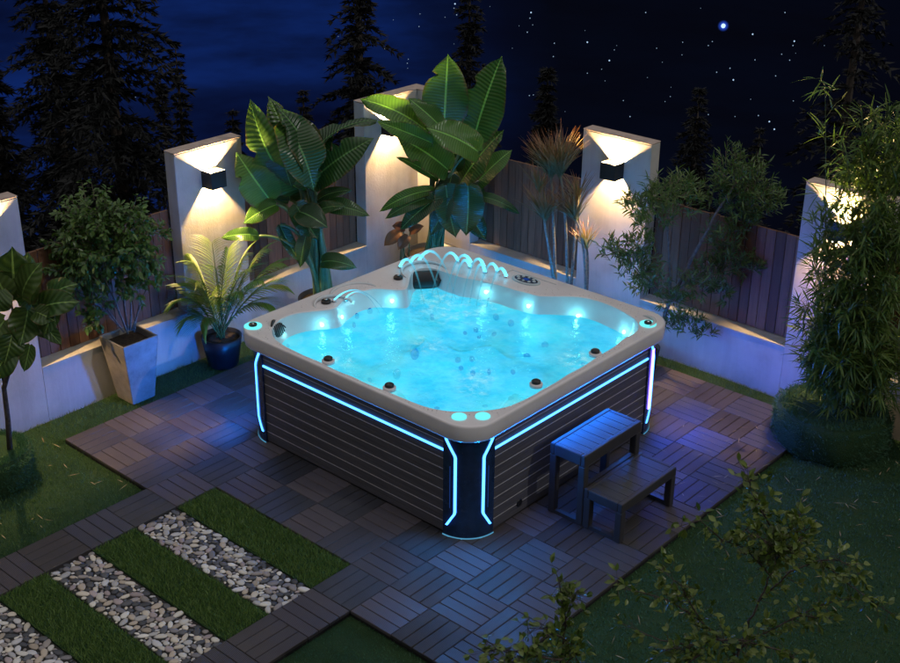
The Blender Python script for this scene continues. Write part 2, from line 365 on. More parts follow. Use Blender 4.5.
def blades(name, regions, mat, hgt=.022, kind='stuff', label=None, cat='grass'):
    """regions: (test(x,y) arrays -> mask, bounds, density, z)"""
    V = []; 
    for (x0, x1, y0, y1, dens, z, excl, h) in regions:
        N = int((x1-x0)*(y1-y0)*dens); x = rng.uniform(x0, x1, N); y = rng.uniform(y0, y1, N)
        keep = np.ones(N, bool)
        for (a, b, c, d) in excl: keep &= ~((x > a) & (x < b) & (y > c) & (y < d))
        x, y = x[keep], y[keep]; N = len(x)
        an = rng.uniform(0, 2*PI, N); w = rng.uniform(.0012, .0024, N)*(1 + (dens < 4000)); hh = h*rng.uniform(.5, 1.15, N)
        lx, ly = rng.normal(0, .45, N)*hh, rng.normal(0, .45, N)*hh
        z = np.full(N, z)
        A = np.stack([x-np.cos(an)*w, y-np.sin(an)*w, z], 1); B = np.stack([x+np.cos(an)*w, y+np.sin(an)*w, z], 1); T = np.stack([x+lx, y+ly, z+hh], 1)
        V.append(np.stack([A, B, T], 1).reshape(-1, 3))
    V = np.concatenate(V).astype(np.float32); nt = len(V)//3
    me = bpy.data.meshes.new(name); me.vertices.add(len(V)); me.vertices.foreach_set('co', V.ravel()); me.loops.add(len(V)); me.loops.foreach_set('vertex_index', np.arange(len(V), dtype=np.int32))
    me.polygons.add(nt); me.polygons.foreach_set('loop_start', np.arange(0, len(V), 3, dtype=np.int32)); me.polygons.foreach_set('loop_total', np.full(nt, 3, dtype=np.int32))
    me.update(calc_edges=True)
    a = me.attributes.new('tint', 'FLOAT_COLOR', 'FACE'); t = rng.uniform(0, 1, nt)**1.3; a.data.foreach_set('color', np.stack([t, t, t, np.ones(nt)], 1).astype(np.float32).ravel())
    me.uv_layers.new(name='UVMap'); me.materials.append(MATS[mat])
    o = bpy.data.objects.new(name, me); C.objects.link(o); return tag(o, label, cat, kind=kind)
DX0, DX1, DY0, DY1 = -1.8, 1.8, -1.86, 1.74
deckbox = (DX0, DX1, DY0, DY1)
blades('grass', [(-2.14, 1.3, 1.74, 1.92, 9000, -.01, [deckbox], .03), (-2.14, -1.8, -1.9, 1.92, 9000, -.01, [deckbox], .03), (-2.6, -1.8, -2.6, -1.86, 4500, -.01, [], .028),
                 (-1.8, -.9, -3.4, -1.86, 6000, -.01, [], .025)], 'blade', label='thin green turf beside the deck along the plastered walls')
blades('grass', [(1.8, 4.3, -2.6, 2.0, 3600, -.01, [], .016), (.9, 1.8, -3.3, -1.86, 6500, -.01, [], .016), (1.3, 1.8, 1.74, 1.92, 6000, -.01, [], .02)], 'blade_cool',
       label='short cool green artificial turf on the open lawn right of the deck')

# ------------------------------------------------------------------ deck of interlocking tiles
m = MB(); T = .3
cells = set()
for i in range(-6, 6):
    for j in range(0, 12): cells.add((i, j))
for i in range(-2, 2): cells.discard((i, 0))
for j in range(-1, -9, -1): cells.add((-3, j)); cells.add((2, j))
def cellxy(i, j): return i*T, -1.86+j*T
for (i, j) in cells:
    x, y = cellxy(i, j); m.box(x+.002, x+T-.002, y+.002, y+T-.002, -.012, .006, mi=1)
    if -.92 < x and x+T < .92 and -.92 < y and y+T < .92: continue
    tone = random.random(); base = (.062, .051, .050) if tone > .35 else (.047, .046, .051)
    k = random.uniform(.85, 1.6); base = tuple(c*k for c in base)
    if random.random() < .15: base = (base[0]*1.1, base[1]*.97, base[2]*.85)
    horiz = (i+j) % 2 == 1; tt = 1.35 if horiz else .85; base = tuple(c*tt*(1 if q_ < 2 or not horiz else 1.12) for q_, c in enumerate(base))  # groove sheen painted into the tone: boards along x lighter and bluer
    for q in range(4):
        kk = random.uniform(.9, 1.1); cc = tuple(c*kk for c in base); z1 = .024+random.uniform(-.0006, .0006)
        a0, a1 = q*T/4+.0022, (q+1)*T/4-.0022
        if horiz: m.cbox(x+.0015, x+T-.0015, y+a0, y+a1, .006, z1, .0025, cc, 0, 'x')
        else: m.cbox(x+a0, x+a1, y+.0015, y+T-.0015, .006, z1, .0025, cc, 0, 'y')
tag(m.build('deck', ['deck', 'under']), kind='structure')

m = MB()
for _ in range(420):
    x, y = random.uniform(1.85, 4.2), random.uniform(-2.2, 2.0)
    if random.random() < .12: x, y = random.uniform(1.1, 1.8), random.uniform(.2, 1.74); z = .027
    elif random.random() < .2: x, y = random.uniform(-2.1, -1.0), random.uniform(-3.2, -1.9); z = .01
    else: z = .006
    if math.hypot(x-1.93, y-1.6) > 1.3 and random.random() < .55: continue
    a = random.random()*6.3
    leaf(m, Vector((x, y, z+random.uniform(0, .006))), Vector((math.cos(a), math.sin(a), .05)), Vector((0, 0, 1)), random.uniform(.03, .09), random.uniform(.004, .010), random.uniform(-.1, .1), .3, shape='lan')
tag(m.build('leaf_litter', 'litter'), 'dry bamboo leaves scattered over the turf and the deck edge', 'fallen leaves', kind='stuff')
# pebble strips and turf strips set into the path
def turf_strip(row, label):
    y0 = -1.86 + row*T; m = MB(); m.box(-.597, .597, y0+.004, y0+T-.004, -.01, .012)
    o = m.build('turf_strip', 'turf'); tag(o, kind='structure')
    return (-.595, .595, y0+.006, y0+T-.006, 30000, .011, [], .030)
strips = [turf_strip(r, '') for r in (0, -2, -4)]
MATS['blade_strip'] = mat_leaf('strip_blade', (.075, .16, .035), (.24, .35, .09), .6, .25)
blades('grass', strips, 'blade_strip', label='dense green turf strips set between the pebble strips')
PEB = [(.78, .75, .69), (.70, .66, .58), (.46, .45, .44), (.10, .105, .12), (.05, .055, .065), (.50, .42, .33), (.34, .30, .28), (.70, .63, .52), (.24, .23, .25), (.44, .36, .36), (.06, .065, .08), (.60, .59, .60)]
def pebbles(row, nth):
    y0 = -1.86 + row*T; g = MB(); g.box(-.598, .598, y0+.003, y0+T-.003, -.01, .010, mi=1)
    pts = []; tries = 0
    while tries < 16000:
        tries += 1; r = random.uniform(.0145, .021) if tries < 2500 else random.uniform(.0065, .0125)
        el = random.uniform(1.2, 2.1)
        x, y = random.uniform(-.585, .585), random.uniform(y0+.016, y0+T-.016)
        a = random.gauss(.35, .9)
        if all((x-q[0])**2+(y-q[1])**2 > ((r*math.sqrt(el)+q[2]*math.sqrt(q[3]))*.86)**2 for q in pts): pts.append((x, y, r, el, a))
    for x, y, r, el, a in pts:
        col = random.choice(PEB); k = random.uniform(.75, 1.15); col = tuple(c*k for c in col)
        ca, sa = math.cos(a), math.sin(a); b = len(g.v); seg = 10; ph = random.random()*6; h = r*random.uniform(.45, .7)
        for ri, (rr, zz) in enumerate(((.92, 0), (1, .45), (.82, .85), (.42, 1.02))):
            for q in range(seg):
                an = 2*PI*q/seg; w = 1+.10*math.sin(2*an+ph)+.06*math.sin(3*an+ph*2)
                u, v = r*el*rr*w*math.cos(an), r*rr*w*math.sin(an)*1.05
                g.v.append((x+u*ca-v*sa, min(max(y+u*sa+v*ca, y0-.001), y0+T+.001), .008+h*zz))
        for ri in range(3):
            for q in range(seg):
                q2 = (q+1) % seg; g.face((b+ri*seg+q, b+ri*seg+q2, b+(ri+1)*seg+q2, b+(ri+1)*seg+q), None, col, 0, True)
        g.face([b+3*seg+q for q in range(seg)], None, col, 0, True)
    o = g.build('pebble_strip', ['pebble', 'grout'])
    return tag(o, nth, 'pebbles', kind='stuff')
pebbles(-1, 'mixed grey and cream pebble strip nearest the hot tub')
pebbles(-3, 'mixed grey and brown pebble strip between the middle and the far turf strips')
pebbles(-5, 'pebble strip cut off by the lower left corner of the photo')

# ------------------------------------------------------------------ walls, fences, lamps
PH, LH, TH = 1.6, .4, .115
def wall_block(m, x0, x1, y0, y1, z0, z1, cap=True):
    m.box(x0, x1, y0, y1, z0, z1, mi=0)
    if cap: m.box(x0-.002, x1+.002, y0-.002, y1+.002, z1, z1+.012, mi=1)
def jag(o):
    bv = o.modifiers.new('soft edges', 'BEVEL'); bv.width = .006; bv.segments = 2; bv.limit_method = 'ANGLE'
lw = thing('garden_wall', 'left plastered garden wall with square pillars and low plinths, behind the planter and the palm', 'wall', (XW-TH/2, 0, 0))
rw = thing('garden_wall', 'right plastered garden wall with square pillars, behind the dracaena and the bamboo', 'wall', (0, YW+TH/2, 0))
pl = [(-2.36, -1.76), (-.55, .05), (1.3, YW+TH), (-4.16, -3.56)]
for a, b in pl:
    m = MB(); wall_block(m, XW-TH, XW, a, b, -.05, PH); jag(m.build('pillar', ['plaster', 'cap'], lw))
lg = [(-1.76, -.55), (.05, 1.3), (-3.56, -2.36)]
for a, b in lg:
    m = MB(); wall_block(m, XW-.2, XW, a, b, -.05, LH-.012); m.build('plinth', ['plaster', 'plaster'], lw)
pr = [(XW, -1.54), (-.44, .165), (1.375, 1.98), (3.2, 3.8)]
for a, b in pr:
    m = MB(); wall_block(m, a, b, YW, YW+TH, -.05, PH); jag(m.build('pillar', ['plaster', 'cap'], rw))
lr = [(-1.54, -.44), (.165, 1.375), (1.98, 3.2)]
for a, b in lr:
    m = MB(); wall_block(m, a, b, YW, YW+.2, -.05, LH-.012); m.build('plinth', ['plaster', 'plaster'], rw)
def fence(ax, a, b, label):
    """ax 'y': runs along y on the left wall; 'x': along x on the right wall"""
    L = b-a; nb = round(L/.075); w = L/nb
    loc = (XW-.13, (a+b)/2, LH) if ax == 'y' else ((a+b)/2, YW+.13, LH)
    root = thing('slat_fence', label, 'fence', loc, 'wooden slat fences between the wall pillars'); m = MB()
    for k in range(nb):
        s0, s1 = a+k*w+.0025, a+(k+1)*w-.0025; z1 = 1.165+random.uniform(-.004, .004); c = (random.random(),)*3; j = random.uniform(-.002, .002)
        if ax == 'y': m.box(XW-.145+j, XW-.125+j, s0, s1, LH+.004, z1, c)
        else: m.box(s0, s1, YW+.125+j, YW+.145+j, LH+.004, z1, c)
    m.build('slats', 'fence', root)
    for z in (.52, 1.04):
        r = MB()
        if ax == 'y': r.box(XW-.175, XW-.149, a, b, z, z+.06, (.3,)*3)
        else: r.box(a, b, YW+.149, YW+.175, z, z+.06, (.3,)*3)
        r.build('rail', 'fence', root)
fence('y', -1.76, -.55, 'dark wooden slat fence behind the tall square planter')
fence('y', .05, 1.3, 'blue lit wooden slat fence behind the tall rolled banana leaves')
fence('y', -3.56, -2.36, 'dark wooden slat fence beyond the leftmost pillar')
fence('x', -1.54, -.44, 'wooden slat fence behind the spiky dracaena canes')
fence('x', .165, 1.375, 'violet lit wooden slat fence behind the narrow leaved tree')
fence('x', 1.98, 3.2, 'wooden slat fence hidden behind the bamboo')

def wall_lamp(pos, out, label):
    """open-ended box lamp; light leaves through its top and bottom"""
    x, y, z = pos; o = Vector(out); s = Vector((-o.y, o.x, 0)); c = Vector((x, y, z))
    root = thing('wall_lamp', label, 'wall lamp', (x, y, z), 'square up and down wall lamps')
    m = MB(); D, Wd, H, t = .115, .066, .062, .005
    def bx(a0, a1, b0, b1, z0, z1):
        P = [c+o*a+s*b+Vector((0, 0, zz)) for zz in (z0, z1) for (a, b) in ((a0, b0), (a1, b0), (a1, b1), (a0, b1))]
        m.quadbox(P)
    bx(.001, t, -Wd, Wd, -H, H); bx(D-t, D, -Wd, Wd, -H, H); bx(t, D-t, -Wd, -Wd+t, -H, H); bx(t, D-t, Wd-t, Wd, -H, H)
    m.build('housing', 'metal', root)
    b = MB(); b.lathe([(.0005, -.004), (.003, -.003), (.004, 0), (.003, .003), (.0005, .004)], c+o*.055+Vector((0, 0, .014)), 12); b.build('bulb', 'lampglow', root)
    light('lamp_light', 'POINT', c+o*.055+Vector((0, 0, .014)), 125, (1.0, .62, .27), root, shadow_soft_size=.007)
MATS['lampglow'] = mat_emit('lamp_glow', (1, .66, .3), 60)
wall_lamp((XW, -.265, 1.375), (1, 0, 0), 'black square wall lamp on the pillar between the planter and the tall banana plant')
wall_lamp((XW, -2.06, 1.375), (1, 0, 0), 'black square wall lamp on the pillar at the left edge of the photo')
wall_lamp((XW, 1.56, 1.375), (1, 0, 0), 'black square wall lamp half hidden by the banana leaves on the corner pillar')
wall_lamp((-.125, YW, 1.365), (0, -1, 0), 'black square wall lamp on the pillar between the dracaena and the narrow leaved tree')
wall_lamp((1.68, YW, 1.365), (0, -1, 0), 'black square wall lamp on the pillar glowing behind the bamboo')

# ------------------------------------------------------------------ hot tub
ZR, ZW, A = .80, .665, 1.0247
tub = thing('hot_tub', 'square hot tub with grey rim, dark slatted skirt and glowing cyan light strips', 'hot tub', (0, 0, .024))
OUT = [(-.835,-.853),(-.891,-.736),(-.898,-.62),(-.851,-.526),(-.775,-.435),(-.75,-.367),(-.797,-.276),(-.842,-.111),(-.804,.05),(-.679,.123),(-.62,.19),(-.70,.30),(-.80,.42),(-.83,.52),(-.78,.60),(-.65,.60),(-.482,.608),(-.272,.672),(-.065,.692),(.119,.716),(.212,.793),(.328,.9),(.485,.93),(.675,.903),(.821,.853),(.898,.786),(.94,.7),(.932,.55),(.957,.44),(.961,.361),(.96,.245),(.975,.112),(.972,-.087),(.98,-.327),(.978,-.558),(.965,-.654),(.921,-.74),(.823,-.857),(.749,-.915),(.671,-.952),(.583,-.969),(.47,-.972),(.317,-.976),(.051,-.98),(-.25,-.976),(-.476,-.98),(-.581,-.975),(-.72,-.94)]
N = 288
an = np.array([math.atan2(y, x) for x, y in OUT]); rr = np.array([math.hypot(x, y) for x, y in OUT]); o_ = np.argsort(an)
th = np.linspace(-PI, PI, N, endpoint=False); rin = np.interp(th, an[o_], rr[o_], period=2*PI)
ker = np.exp(-np.linspace(-2, 2, 9)**2); ker /= ker.sum()
rin = np.convolve(np.concatenate([rin[-4:], rin, rin[:4]]), ker, 'valid')
def rsq(t, a, r):
    """radius of a rounded square along angle t"""
    c, s = abs(math.cos(t)), abs(math.sin(t)); k = a-r
    R = a/max(c, s); x, y = R*c, R*s
    if x > k and y > k:
        B = c*k+s*k; R = B+math.sqrt(max(0, B*B-2*k*k+r*r))
    return R
def ring(f, z): return [(f(i)*math.cos(th[i]), f(i)*math.sin(th[i]), z(i) if callable(z) else z) for i in range(N)]
m = MB()
def orr(a, r): return lambda i: rsq(th[i], a, r)
# bulge: the rim top dishes towards the basin
def lerp(k): return lambda i: rsq(th[i], A-.03, .18)*(1-k) + (rin[i]+.006)*k
prof = [ring(orr(A-.045, .15), .695), ring(orr(A-.006, .185), .695), ring(orr(A-.002, .19), .705), ring(orr(A, .19), .74), ring(orr(A, .19), .786), ring(orr(A-.002, .19), .794), ring(orr(A-.006, .187), .799), ring(orr(A-.011, .185), ZR+.0005), ring(orr(A-.016, .182), ZR),
        ring(lerp(.08), ZR-.0005), ring(lerp(.45), ZR-.003), ring(lerp(.9), ZR-.002), ring(lambda i: rin[i]+.004, ZR-.002), ring(lambda i: rin[i]-.004, ZR-.006)]
m.grid(prof, close=True); m.build('rim', 'rim', tub)
# basin
def seatz(i):
    t = th[i]; return .40 + .035*math.cos(4*t+.6) + .03*math.cos(7*t)
def sc_(k, add=0): return lambda i: rin[i]*k+add
def floor_r(i): return .50+.05*math.cos(4*th[i]+PI)+.02*math.cos(6*th[i]+1)
m = MB()
rings = [ring(lambda i: rin[i]-.004, ZR-.006), ring(lambda i: rin[i]-.012, ZR-.03), ring(lambda i: rin[i]-.022, ZR-.08), ring(sc_(.955), ZW), ring(sc_(.93), .60), ring(sc_(.90), .52),
         ring(sc_(.86), lambda i: seatz(i)+.045), ring(sc_(.80), lambda i: seatz(i)+.01), ring(lambda i: rin[i]*.72, lambda i: seatz(i)-.005), ring(lambda i: (rin[i]*.62+floor_r(i)+.03)/2, seatz),
         ring(lambda i: floor_r(i)+.03, lambda i: seatz(i)-.005), ring(floor_r, lambda i: seatz(i)-.035), ring(lambda i: floor_r(i)-.03, .25), ring(lambda i: floor_r(i)-.06, .12), ring(lambda i: floor_r(i)-.12, .085), ring(lambda i: .2, .08), ring(lambda i: .01, .08)]
m.grid(rings, close=True); basin = m.build('basin', 'basin', tub)
bvh = BVHTree.FromObject(basin, bpy.context.evaluated_depsgraph_get()) if False else BVHTree.FromPolygons([Vector(v) for v in m.v], m.f)
def hitpx(px, py):
    h = bvh.ray_cast(CP, ray(px, py).normalized()); return h[0], h[1]
# jets on the seats and floor
def disc(name, c, nrm, R, mat, parent, h=.008, seg=20):
    m = MB(); m.lathe([(R, 0), (R, h*.6), (R*.82, h), (R*.5, h*.7), (R*.2, h*1.1)], c, seg, ax=nrm)
    if name == 'jet': m.sm = [False]*len(m.sm)
    return m.build(name, mat, parent)
for px, py, R in [(357,316,.026),(370,311,.026),(354,325,.024),(432,317,.03),(496,317,.03),(511,323,.03),(476,330,.024),(479,337,.022),(465,333,.018),(494,334,.024),(545,345,.030),(527,356,.030),
                  (458,360,.026),(472,359,.026),(461,368,.022),(473,373,.026),(489,372,.026),(513,372,.022),(437,408,.024),(485,406,.024),(511,398,.026),(415,354,.05),(397,374,.045),(288,346,.02),(370,380,.02),(583,394-30,.02),(500,300,.0)]:
    if R == 0: continue
    h, nn = hitpx(px, py)
    if h is None: continue
    if nn.z < 0: nn = -nn
    disc('jet', h-nn*.002, nn, R*.82, 'jetcap', tub, .005)
# skirt
zl = [.03+.072*k for k in range(10)]
def side_panel(ax, sgn, violet=False):
    """ax 0: faces +-x ; ax 1: faces +-y"""
    m = MB(); F = A-.05; E = .80
    def bx(a0, a1, d0, d1, z0, z1, mi):
        lo, hi = (d0, d1) if sgn > 0 else (-d1, -d0)
        if ax == 0: m.box(lo, hi, a0, a1, z0, z1, mi=mi)
        else: m.box(a0, a1, lo, hi, z0, z1, mi=mi)
    bx(-E, E, F-.03, F-.004, .0, .70, 0)
    zz = [.035, .105, .175, .245, .315, .385, .455, .525, .575, .635, .698]
    for k in range(len(zz)-1):
        bx(-E, E, F-.004, F+.004, zz[k]+.003, zz[k+1]-.0015, 0)
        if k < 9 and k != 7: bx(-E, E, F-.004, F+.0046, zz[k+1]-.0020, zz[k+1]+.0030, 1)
    bx(-E, E, F-.012, F-.004, .024, .036, 2)
    p = m.build('skirt_panel', ['skirt', 'skirt_lit_lip', 'black'], tub)
    m = MB(); bx(-E+.004, E-.004, F+.0041, F+.011, .580, .5915, 0)
    ls = m.build('light_strip', 'led', p)
    e = {(0, 1): 13, (1, -1): .7, (0, -1): 7, (1, 1): 10}[(ax, sgn)]
    d = F+.016; loc = (sgn*d, 0, .585) if ax == 0 else (0, sgn*d, .585)
    a = light('strip_light', 'AREA', loc, e, ((.004, .17, 1.0) if sgn > 0 else (.03, .34, 1.0)) if ax == 0 else (.01, .30, 1.0), ls, shape='RECTANGLE', size=1.55, size_y=.012)
    if ax == 0: a.rotation_euler = (PI/2, 0, -sgn*PI/2)
    else: a.rotation_euler = (PI/2, 0, 0 if sgn > 0 else PI)
    return p
skx = side_panel(0, 1); sky_ = side_panel(1, -1); side_panel(0, -1); side_panel(1, 1)
def corner(sx, sy, front):
    cx, cy, R = .785*sx, .785*sy, .205
    a0 = {(1, -1): -90, (1, 1): 0, (-1, 1): 90, (-1, -1): 180}[(sx, sy)]
    def P(u, z, d=0): a = math.radians(a0+u); return (cx+(R+d)*math.cos(a), cy+(R+d)*math.sin(a), z)
    m = MB(); us = [-1+92*k/24 for k in range(25)]
    m.grid([[P(u, z) for u in us] for z in (.0, .05, .35, .698)])
    m.grid([[P(us[0], 0), P(us[0], .698)], [P(us[0], 0, -.02), P(us[0], .698, -.02)]]); m.grid([[P(us[-1], 0), P(us[-1], .698)], [P(us[-1], 0, -.02), P(us[-1], .698, -.02)]])
    c = m.build('corner_panel', 'corner', tub)
    m = MB(); m.grid([[P(u, z, .003+dd) for u in us] for z, dd in ((.020, 0), (.022, .002), (.028, .002), (.030, 0))]); m.build('base_trim', 'trim_reflect', c)
    for flip in (0, 1):
        f = (lambda u: 90-u) if flip else (lambda u: u)
        path = [(5, .685), (5.5, .67), (21, .575), (22, .56), (22, .20), (21, .185), (8, .105), (7, .10)]
        vio = (sx, sy) == (1, 1) and not flip
        m = MB(); w = 4.2
        rows = []
        pts = []
        for k in range(len(path)-1):
            for q in range(5): t = q/5; pts.append((path[k][0]*(1-t)+path[k+1][0]*t, path[k][1]*(1-t)+path[k+1][1]*t))
        pts.append(path[-1])
        rows = [[P(f(u-w/2), z, .0005), P(f(u-w/2), z, .006), P(f(u+w/2), z, .006), P(f(u+w/2), z, .0005)] for u, z in pts]
        m.grid(rows, sm=False); m.build('light_strip', 'led', c)
        if vio:
            m = MB(); m.grid([[P(u, z, .0005) for u in (8.5, 8.5, 15.5, 15.5)] for z in (.22, .62)], sm=False)
            m.v = [P(u, z, d) for z in (.20, .64) for u, d in ((8.5, .0005), (8.5, .008), (15.5, .008), (15.5, .0005))]; m.build('light_strip', 'led_violet', c)
        m = MB(); m.grid([[P(f(12.3), z, .0004), P(f(12.3), z, .002), P(f(13.1), z, .002), P(f(13.1), z, .0004)] for z in (.22, .35, .50)], sm=False); m.build('accent_strip', 'led_dim' if not vio else 'corner', c)
def corner_light(sx, sy, e, col, w22=.5):
    a0 = {(1, -1): -90, (1, 1): 0, (-1, 1): 90, (-1, -1): 180}[(sx, sy)]
    for u in (22, 68):
        a = math.radians(a0+u); d = .205+.0075
        l_ = light('corner_glow', 'AREA', (.785*sx+d*math.cos(a), .785*sy+d*math.sin(a), .38), e*(w22 if u == 22 else 1-w22), col, tub, shape='RECTANGLE', size=.009, size_y=.35)
        l_.rotation_euler = (PI/2, 0, a-PI/2)
corner_light(1, -1, 7.5, (.0025, .30, 1)); corner_light(1, 1, 14, (.028, .10, 1), .75); corner_light(-1, -1, 17, (.002, .17, 1), .85); corner_light(-1, 1, 6, (.002, .30, 1))
for a in ((1, -1), (1, 1), (-1, 1), (-1, -1)): corner(*a, True)
# fittings on the rim
def knob(x, y, R=.032, z=ZR-.001, name='knob'):
    k = disc(name, Vector((x, y, z)), Vector((0, 0, 1)), R, 'black', tub, .02)
    m = MB()
    m.lathe([(R*.32, .018), (R*.32, .028), (R*.2, .03)], Vector((x, y, z)), 12); m.build('knob_cap', 'chrome', k); return k
knob(-.795, .285, .034); knob(-.86, -.345, .034)
for x, y in [(.945, .249), (.93, -.33), (-.21, -.955), (.317, -.955)]:
    m = MB(); m.lathe([(.040, -.012), (.040, .006), (.034, .010)], (x*.985, y*.985, ZR), 20); h = m.build('headrest_clip', 'rim', tub)
    m = MB(); m.lathe([(.028, 0), (.028, .014), (.02, .02), (.008, .021)], (x*.985, y*.985, ZR+.009), 20); m.build('knob_cap', 'black', h)
def glow_disc(x, y, R, inner=True, name='rim_light'):
    m = MB(); m.lathe([(R, -.004), (R, .0035), (R*.96, .005)], (x, y, ZR), 36); g = m.build(name, 'led_white', tub)
    if inner:
        m = MB(); m.lathe([(R*.46, 0), (R*.46, .010), (R*.38, .013), (R*.2, .010)], (x, y, ZR+.005), 28); g2 = m.build('speaker', 'black', g)
        m = MB(); m.lathe([(R*.16, 0), (R*.16, .014), (R*.1, .016)], (x, y, ZR+.005), 16); m.build('speaker_cap', 'chrome', g)
glow_disc(-.932, -.921, .058); glow_disc(.926, .835, .055); glow_disc(.842, -.926, .043, False); glow_disc(.936, -.832, .043, False)
# control panel
cp = MB(); c0 = Vector((-.11, .865, ZR)); X = Vector((.955, -.0, 0)).normalized(); Y = Vector((0, 1, 0))
def ell(mb, c, a, b, z0, z1, seg=32, mi=0):
    bb = len(mb.v)
    for z, k in ((z0, 1), (z1-.002, 1), (z1, .96)):
        for q in range(seg): t = 2*PI*q/seg; mb.v.append((c.x+a*k*math.cos(t), c.y+b*k*math.sin(t), z))
    for r in range(2):
        for q in range(seg): q2 = (q+1) % seg; mb.face((bb+r*seg+q, bb+r*seg+q2, bb+(r+1)*seg+q2, bb+(r+1)*seg+q), None, (.5,)*3, mi, True)
    mb.face([bb+2*seg+q for q in range(seg)], None, (.5,)*3, mi)
ell(cp, c0, .115, .066, ZR-.01, ZR+.008); cpo = cp.build('control_panel', 'paper', tub)
m = MB(); ell(m, c0, .098, .052, ZR+.006, ZR+.0095); m.build('screen', 'corner', cpo)
for dx, dy, r in [(-.07, 0, .013), (-.045, .026, .012), (-.045, -.026, .012), (.07, 0, .013), (.045, .026, .012), (.045, -.026, .012), (0, .033, .010), (0, -.033, .010)]:
    m = MB(); m.lathe([(r, 0), (r, .003), (r*.8, .005)], (c0.x+dx, c0.y+dy, ZR+.0095), 14); m.build('button', 'paper', cpo)
m = MB(); ell(m, c0, .026, .016, ZR+.0095, ZR+.012); m.build('display', 'led_dim', cpo)
m = MB(); m.box(-.30, .09, .945, .951, ZR-.001, ZR+.003); m.box(-.306, -.30, .80, .951, ZR-.001, ZR+.003); m.build('panel_trim', 'basin', tub)
def lip(cx, cy, r, a0, a1, h, sq_=1.0):
    pts = []; K = 26
    for k in range(K+1):
        t = k/K; a = math.radians(a0+(a1-a0)*t); pts.append(Vector((cx+r*math.cos(a), cy+r*sq_*math.sin(a), ZR-.004+h*abs(math.sin(PI*t))**.6)))
    m = MB(); m.tube(pts, [.003+.009*abs(math.sin(PI*k/K))**.5 for k in range(K+1)], 10); m.build('rim_lip', 'basin', tub)
lip(-.80, -.335, .125, 60, 245, .016); lip(-.835, -.10, .15, 75, 250, .006, 1.2); lip(-.74, .50, .165, 60, 262, .018); lip(.86, .83, .10, -20, 110, .01)
m = MB()
for _ in range(700):
    i_ = random.randrange(N); k = random.random(); R1 = rin[i_]+.012; R2 = rsq(th[i_], A-.02, .18); q_ = R1+(R2-R1)*k**1.5
    if R2 < R1: continue
    r_ = random.uniform(.0012, .0042); m.lathe([(r_, 0), (r_*.85, r_*.35), (r_*.45, r_*.6), (.0002, r_*.65)], (q_*math.cos(th[i_]), q_*math.sin(th[i_]), ZR-.0015), 7)
tag(m.build('water_drops', 'drop'), 'small water drops splashed on the grey tub rim', 'water drops', kind='stuff')
# headrest pillow in the back corner recess and the ribbed skimmer in the left corner
m = MB(); pc = Vector((-.735, .50, .735)); dd = Vector((.78, -.62, 0)).normalized(); ss = Vector((.62, .78, 0)).normalized(); P = []
for i in range(13):
    t = -1+2*i/12; row = []
    for j in range(17):
        a = 2*PI*j/16; w = (1-abs(t)**4)**.35 if abs(t) < 1 else .05
        row.append(pc + ss*(t*.115) + dd*(-.012+.035*math.cos(a)*w - .05*t*t*0) + Vector((0, 0, 1))*(.062*math.sin(a)*w) - dd*.02*math.sin(a))
    P.append(row)
m.grid(P); m.build('headrest', 'black', tub)
m = MB()
pc = Vector((-.845, -.79, .755))
for k in range(9):
    t = (k-4)/4; dl = Vector((-.25, .97, 0))*t*.062; hh = .045*math.sqrt(max(.05, 1-t*t))
    m.tube([pc+dl+Vector((0.012, 0.012, -hh)), pc+dl+Vector((0, 0, hh))], .0045, 6)
m.lathe([(.066, -.004), (.068, .004), (.058, .006)], pc-Vector((.016, .012, 0)), 28, ax=(.80, .55, .2)); m.build('filter_grille', 'black', tub)
m = MB(); m.lathe([(.026, -.002), (.026, .006), (.018, .007)], (A-.048, -.527, .102), 20, ax=(1, 0, 0)); m.build('vent', 'black', skx)
# glowing points along the waterline
for px, py in [(322,325),(342,317),(392,301),(486,292),(528.5,306),(578,316),(624,332)]:
    h, nn = hitpx(px, py)
    if h is None: continue
    if (CP-h).dot(nn) < 0: nn = -nn
    m = MB(); m.lathe([(.0105, -.004), (.0105, .004), (.006, .008)], h, 14, ax=nn); l_ = m.build('underwater_light', 'led_spark', tub)
    light('led_glow', 'POINT', h+nn*.04, .28, (.15, .85, 1), l_, shadow_soft_size=.01)
# lights under the water
for (x, y, z, e) in [(-.22, -.22, .27, .9), (.22, -.22, .27, .9), (.22, .22, .27, .9), (-.22, .22, .27, .9), (.76, -.02, .54, .8), (-.05, -.76, .54, .8), (-.62, -.55, .54, .8), (.66, .58, .54, .8), (-.48, .42, .54, .8), (.68, -.66, .54, .8), (-.62, -.1, .54, .7), (.15, .60, .54, .7)]:
    light('pool_light', 'POINT', (x, y, z), e*2.6, (.02, .50, 1.0), tub, shadow_soft_size=.11)

# water
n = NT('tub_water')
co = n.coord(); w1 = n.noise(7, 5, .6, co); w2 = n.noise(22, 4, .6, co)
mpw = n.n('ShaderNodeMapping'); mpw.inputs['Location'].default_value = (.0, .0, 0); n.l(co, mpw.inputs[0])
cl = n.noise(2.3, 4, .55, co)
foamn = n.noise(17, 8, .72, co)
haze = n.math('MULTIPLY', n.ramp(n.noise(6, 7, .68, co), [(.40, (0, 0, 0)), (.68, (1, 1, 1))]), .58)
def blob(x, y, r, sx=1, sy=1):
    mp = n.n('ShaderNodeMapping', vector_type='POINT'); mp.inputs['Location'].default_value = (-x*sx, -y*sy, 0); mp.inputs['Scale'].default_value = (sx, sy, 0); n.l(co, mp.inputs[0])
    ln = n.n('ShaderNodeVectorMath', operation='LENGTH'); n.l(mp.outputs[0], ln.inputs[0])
    return n.math('SUBTRACT', 1, n.math('DIVIDE', ln.outputs['Value'], r), clamp=True)
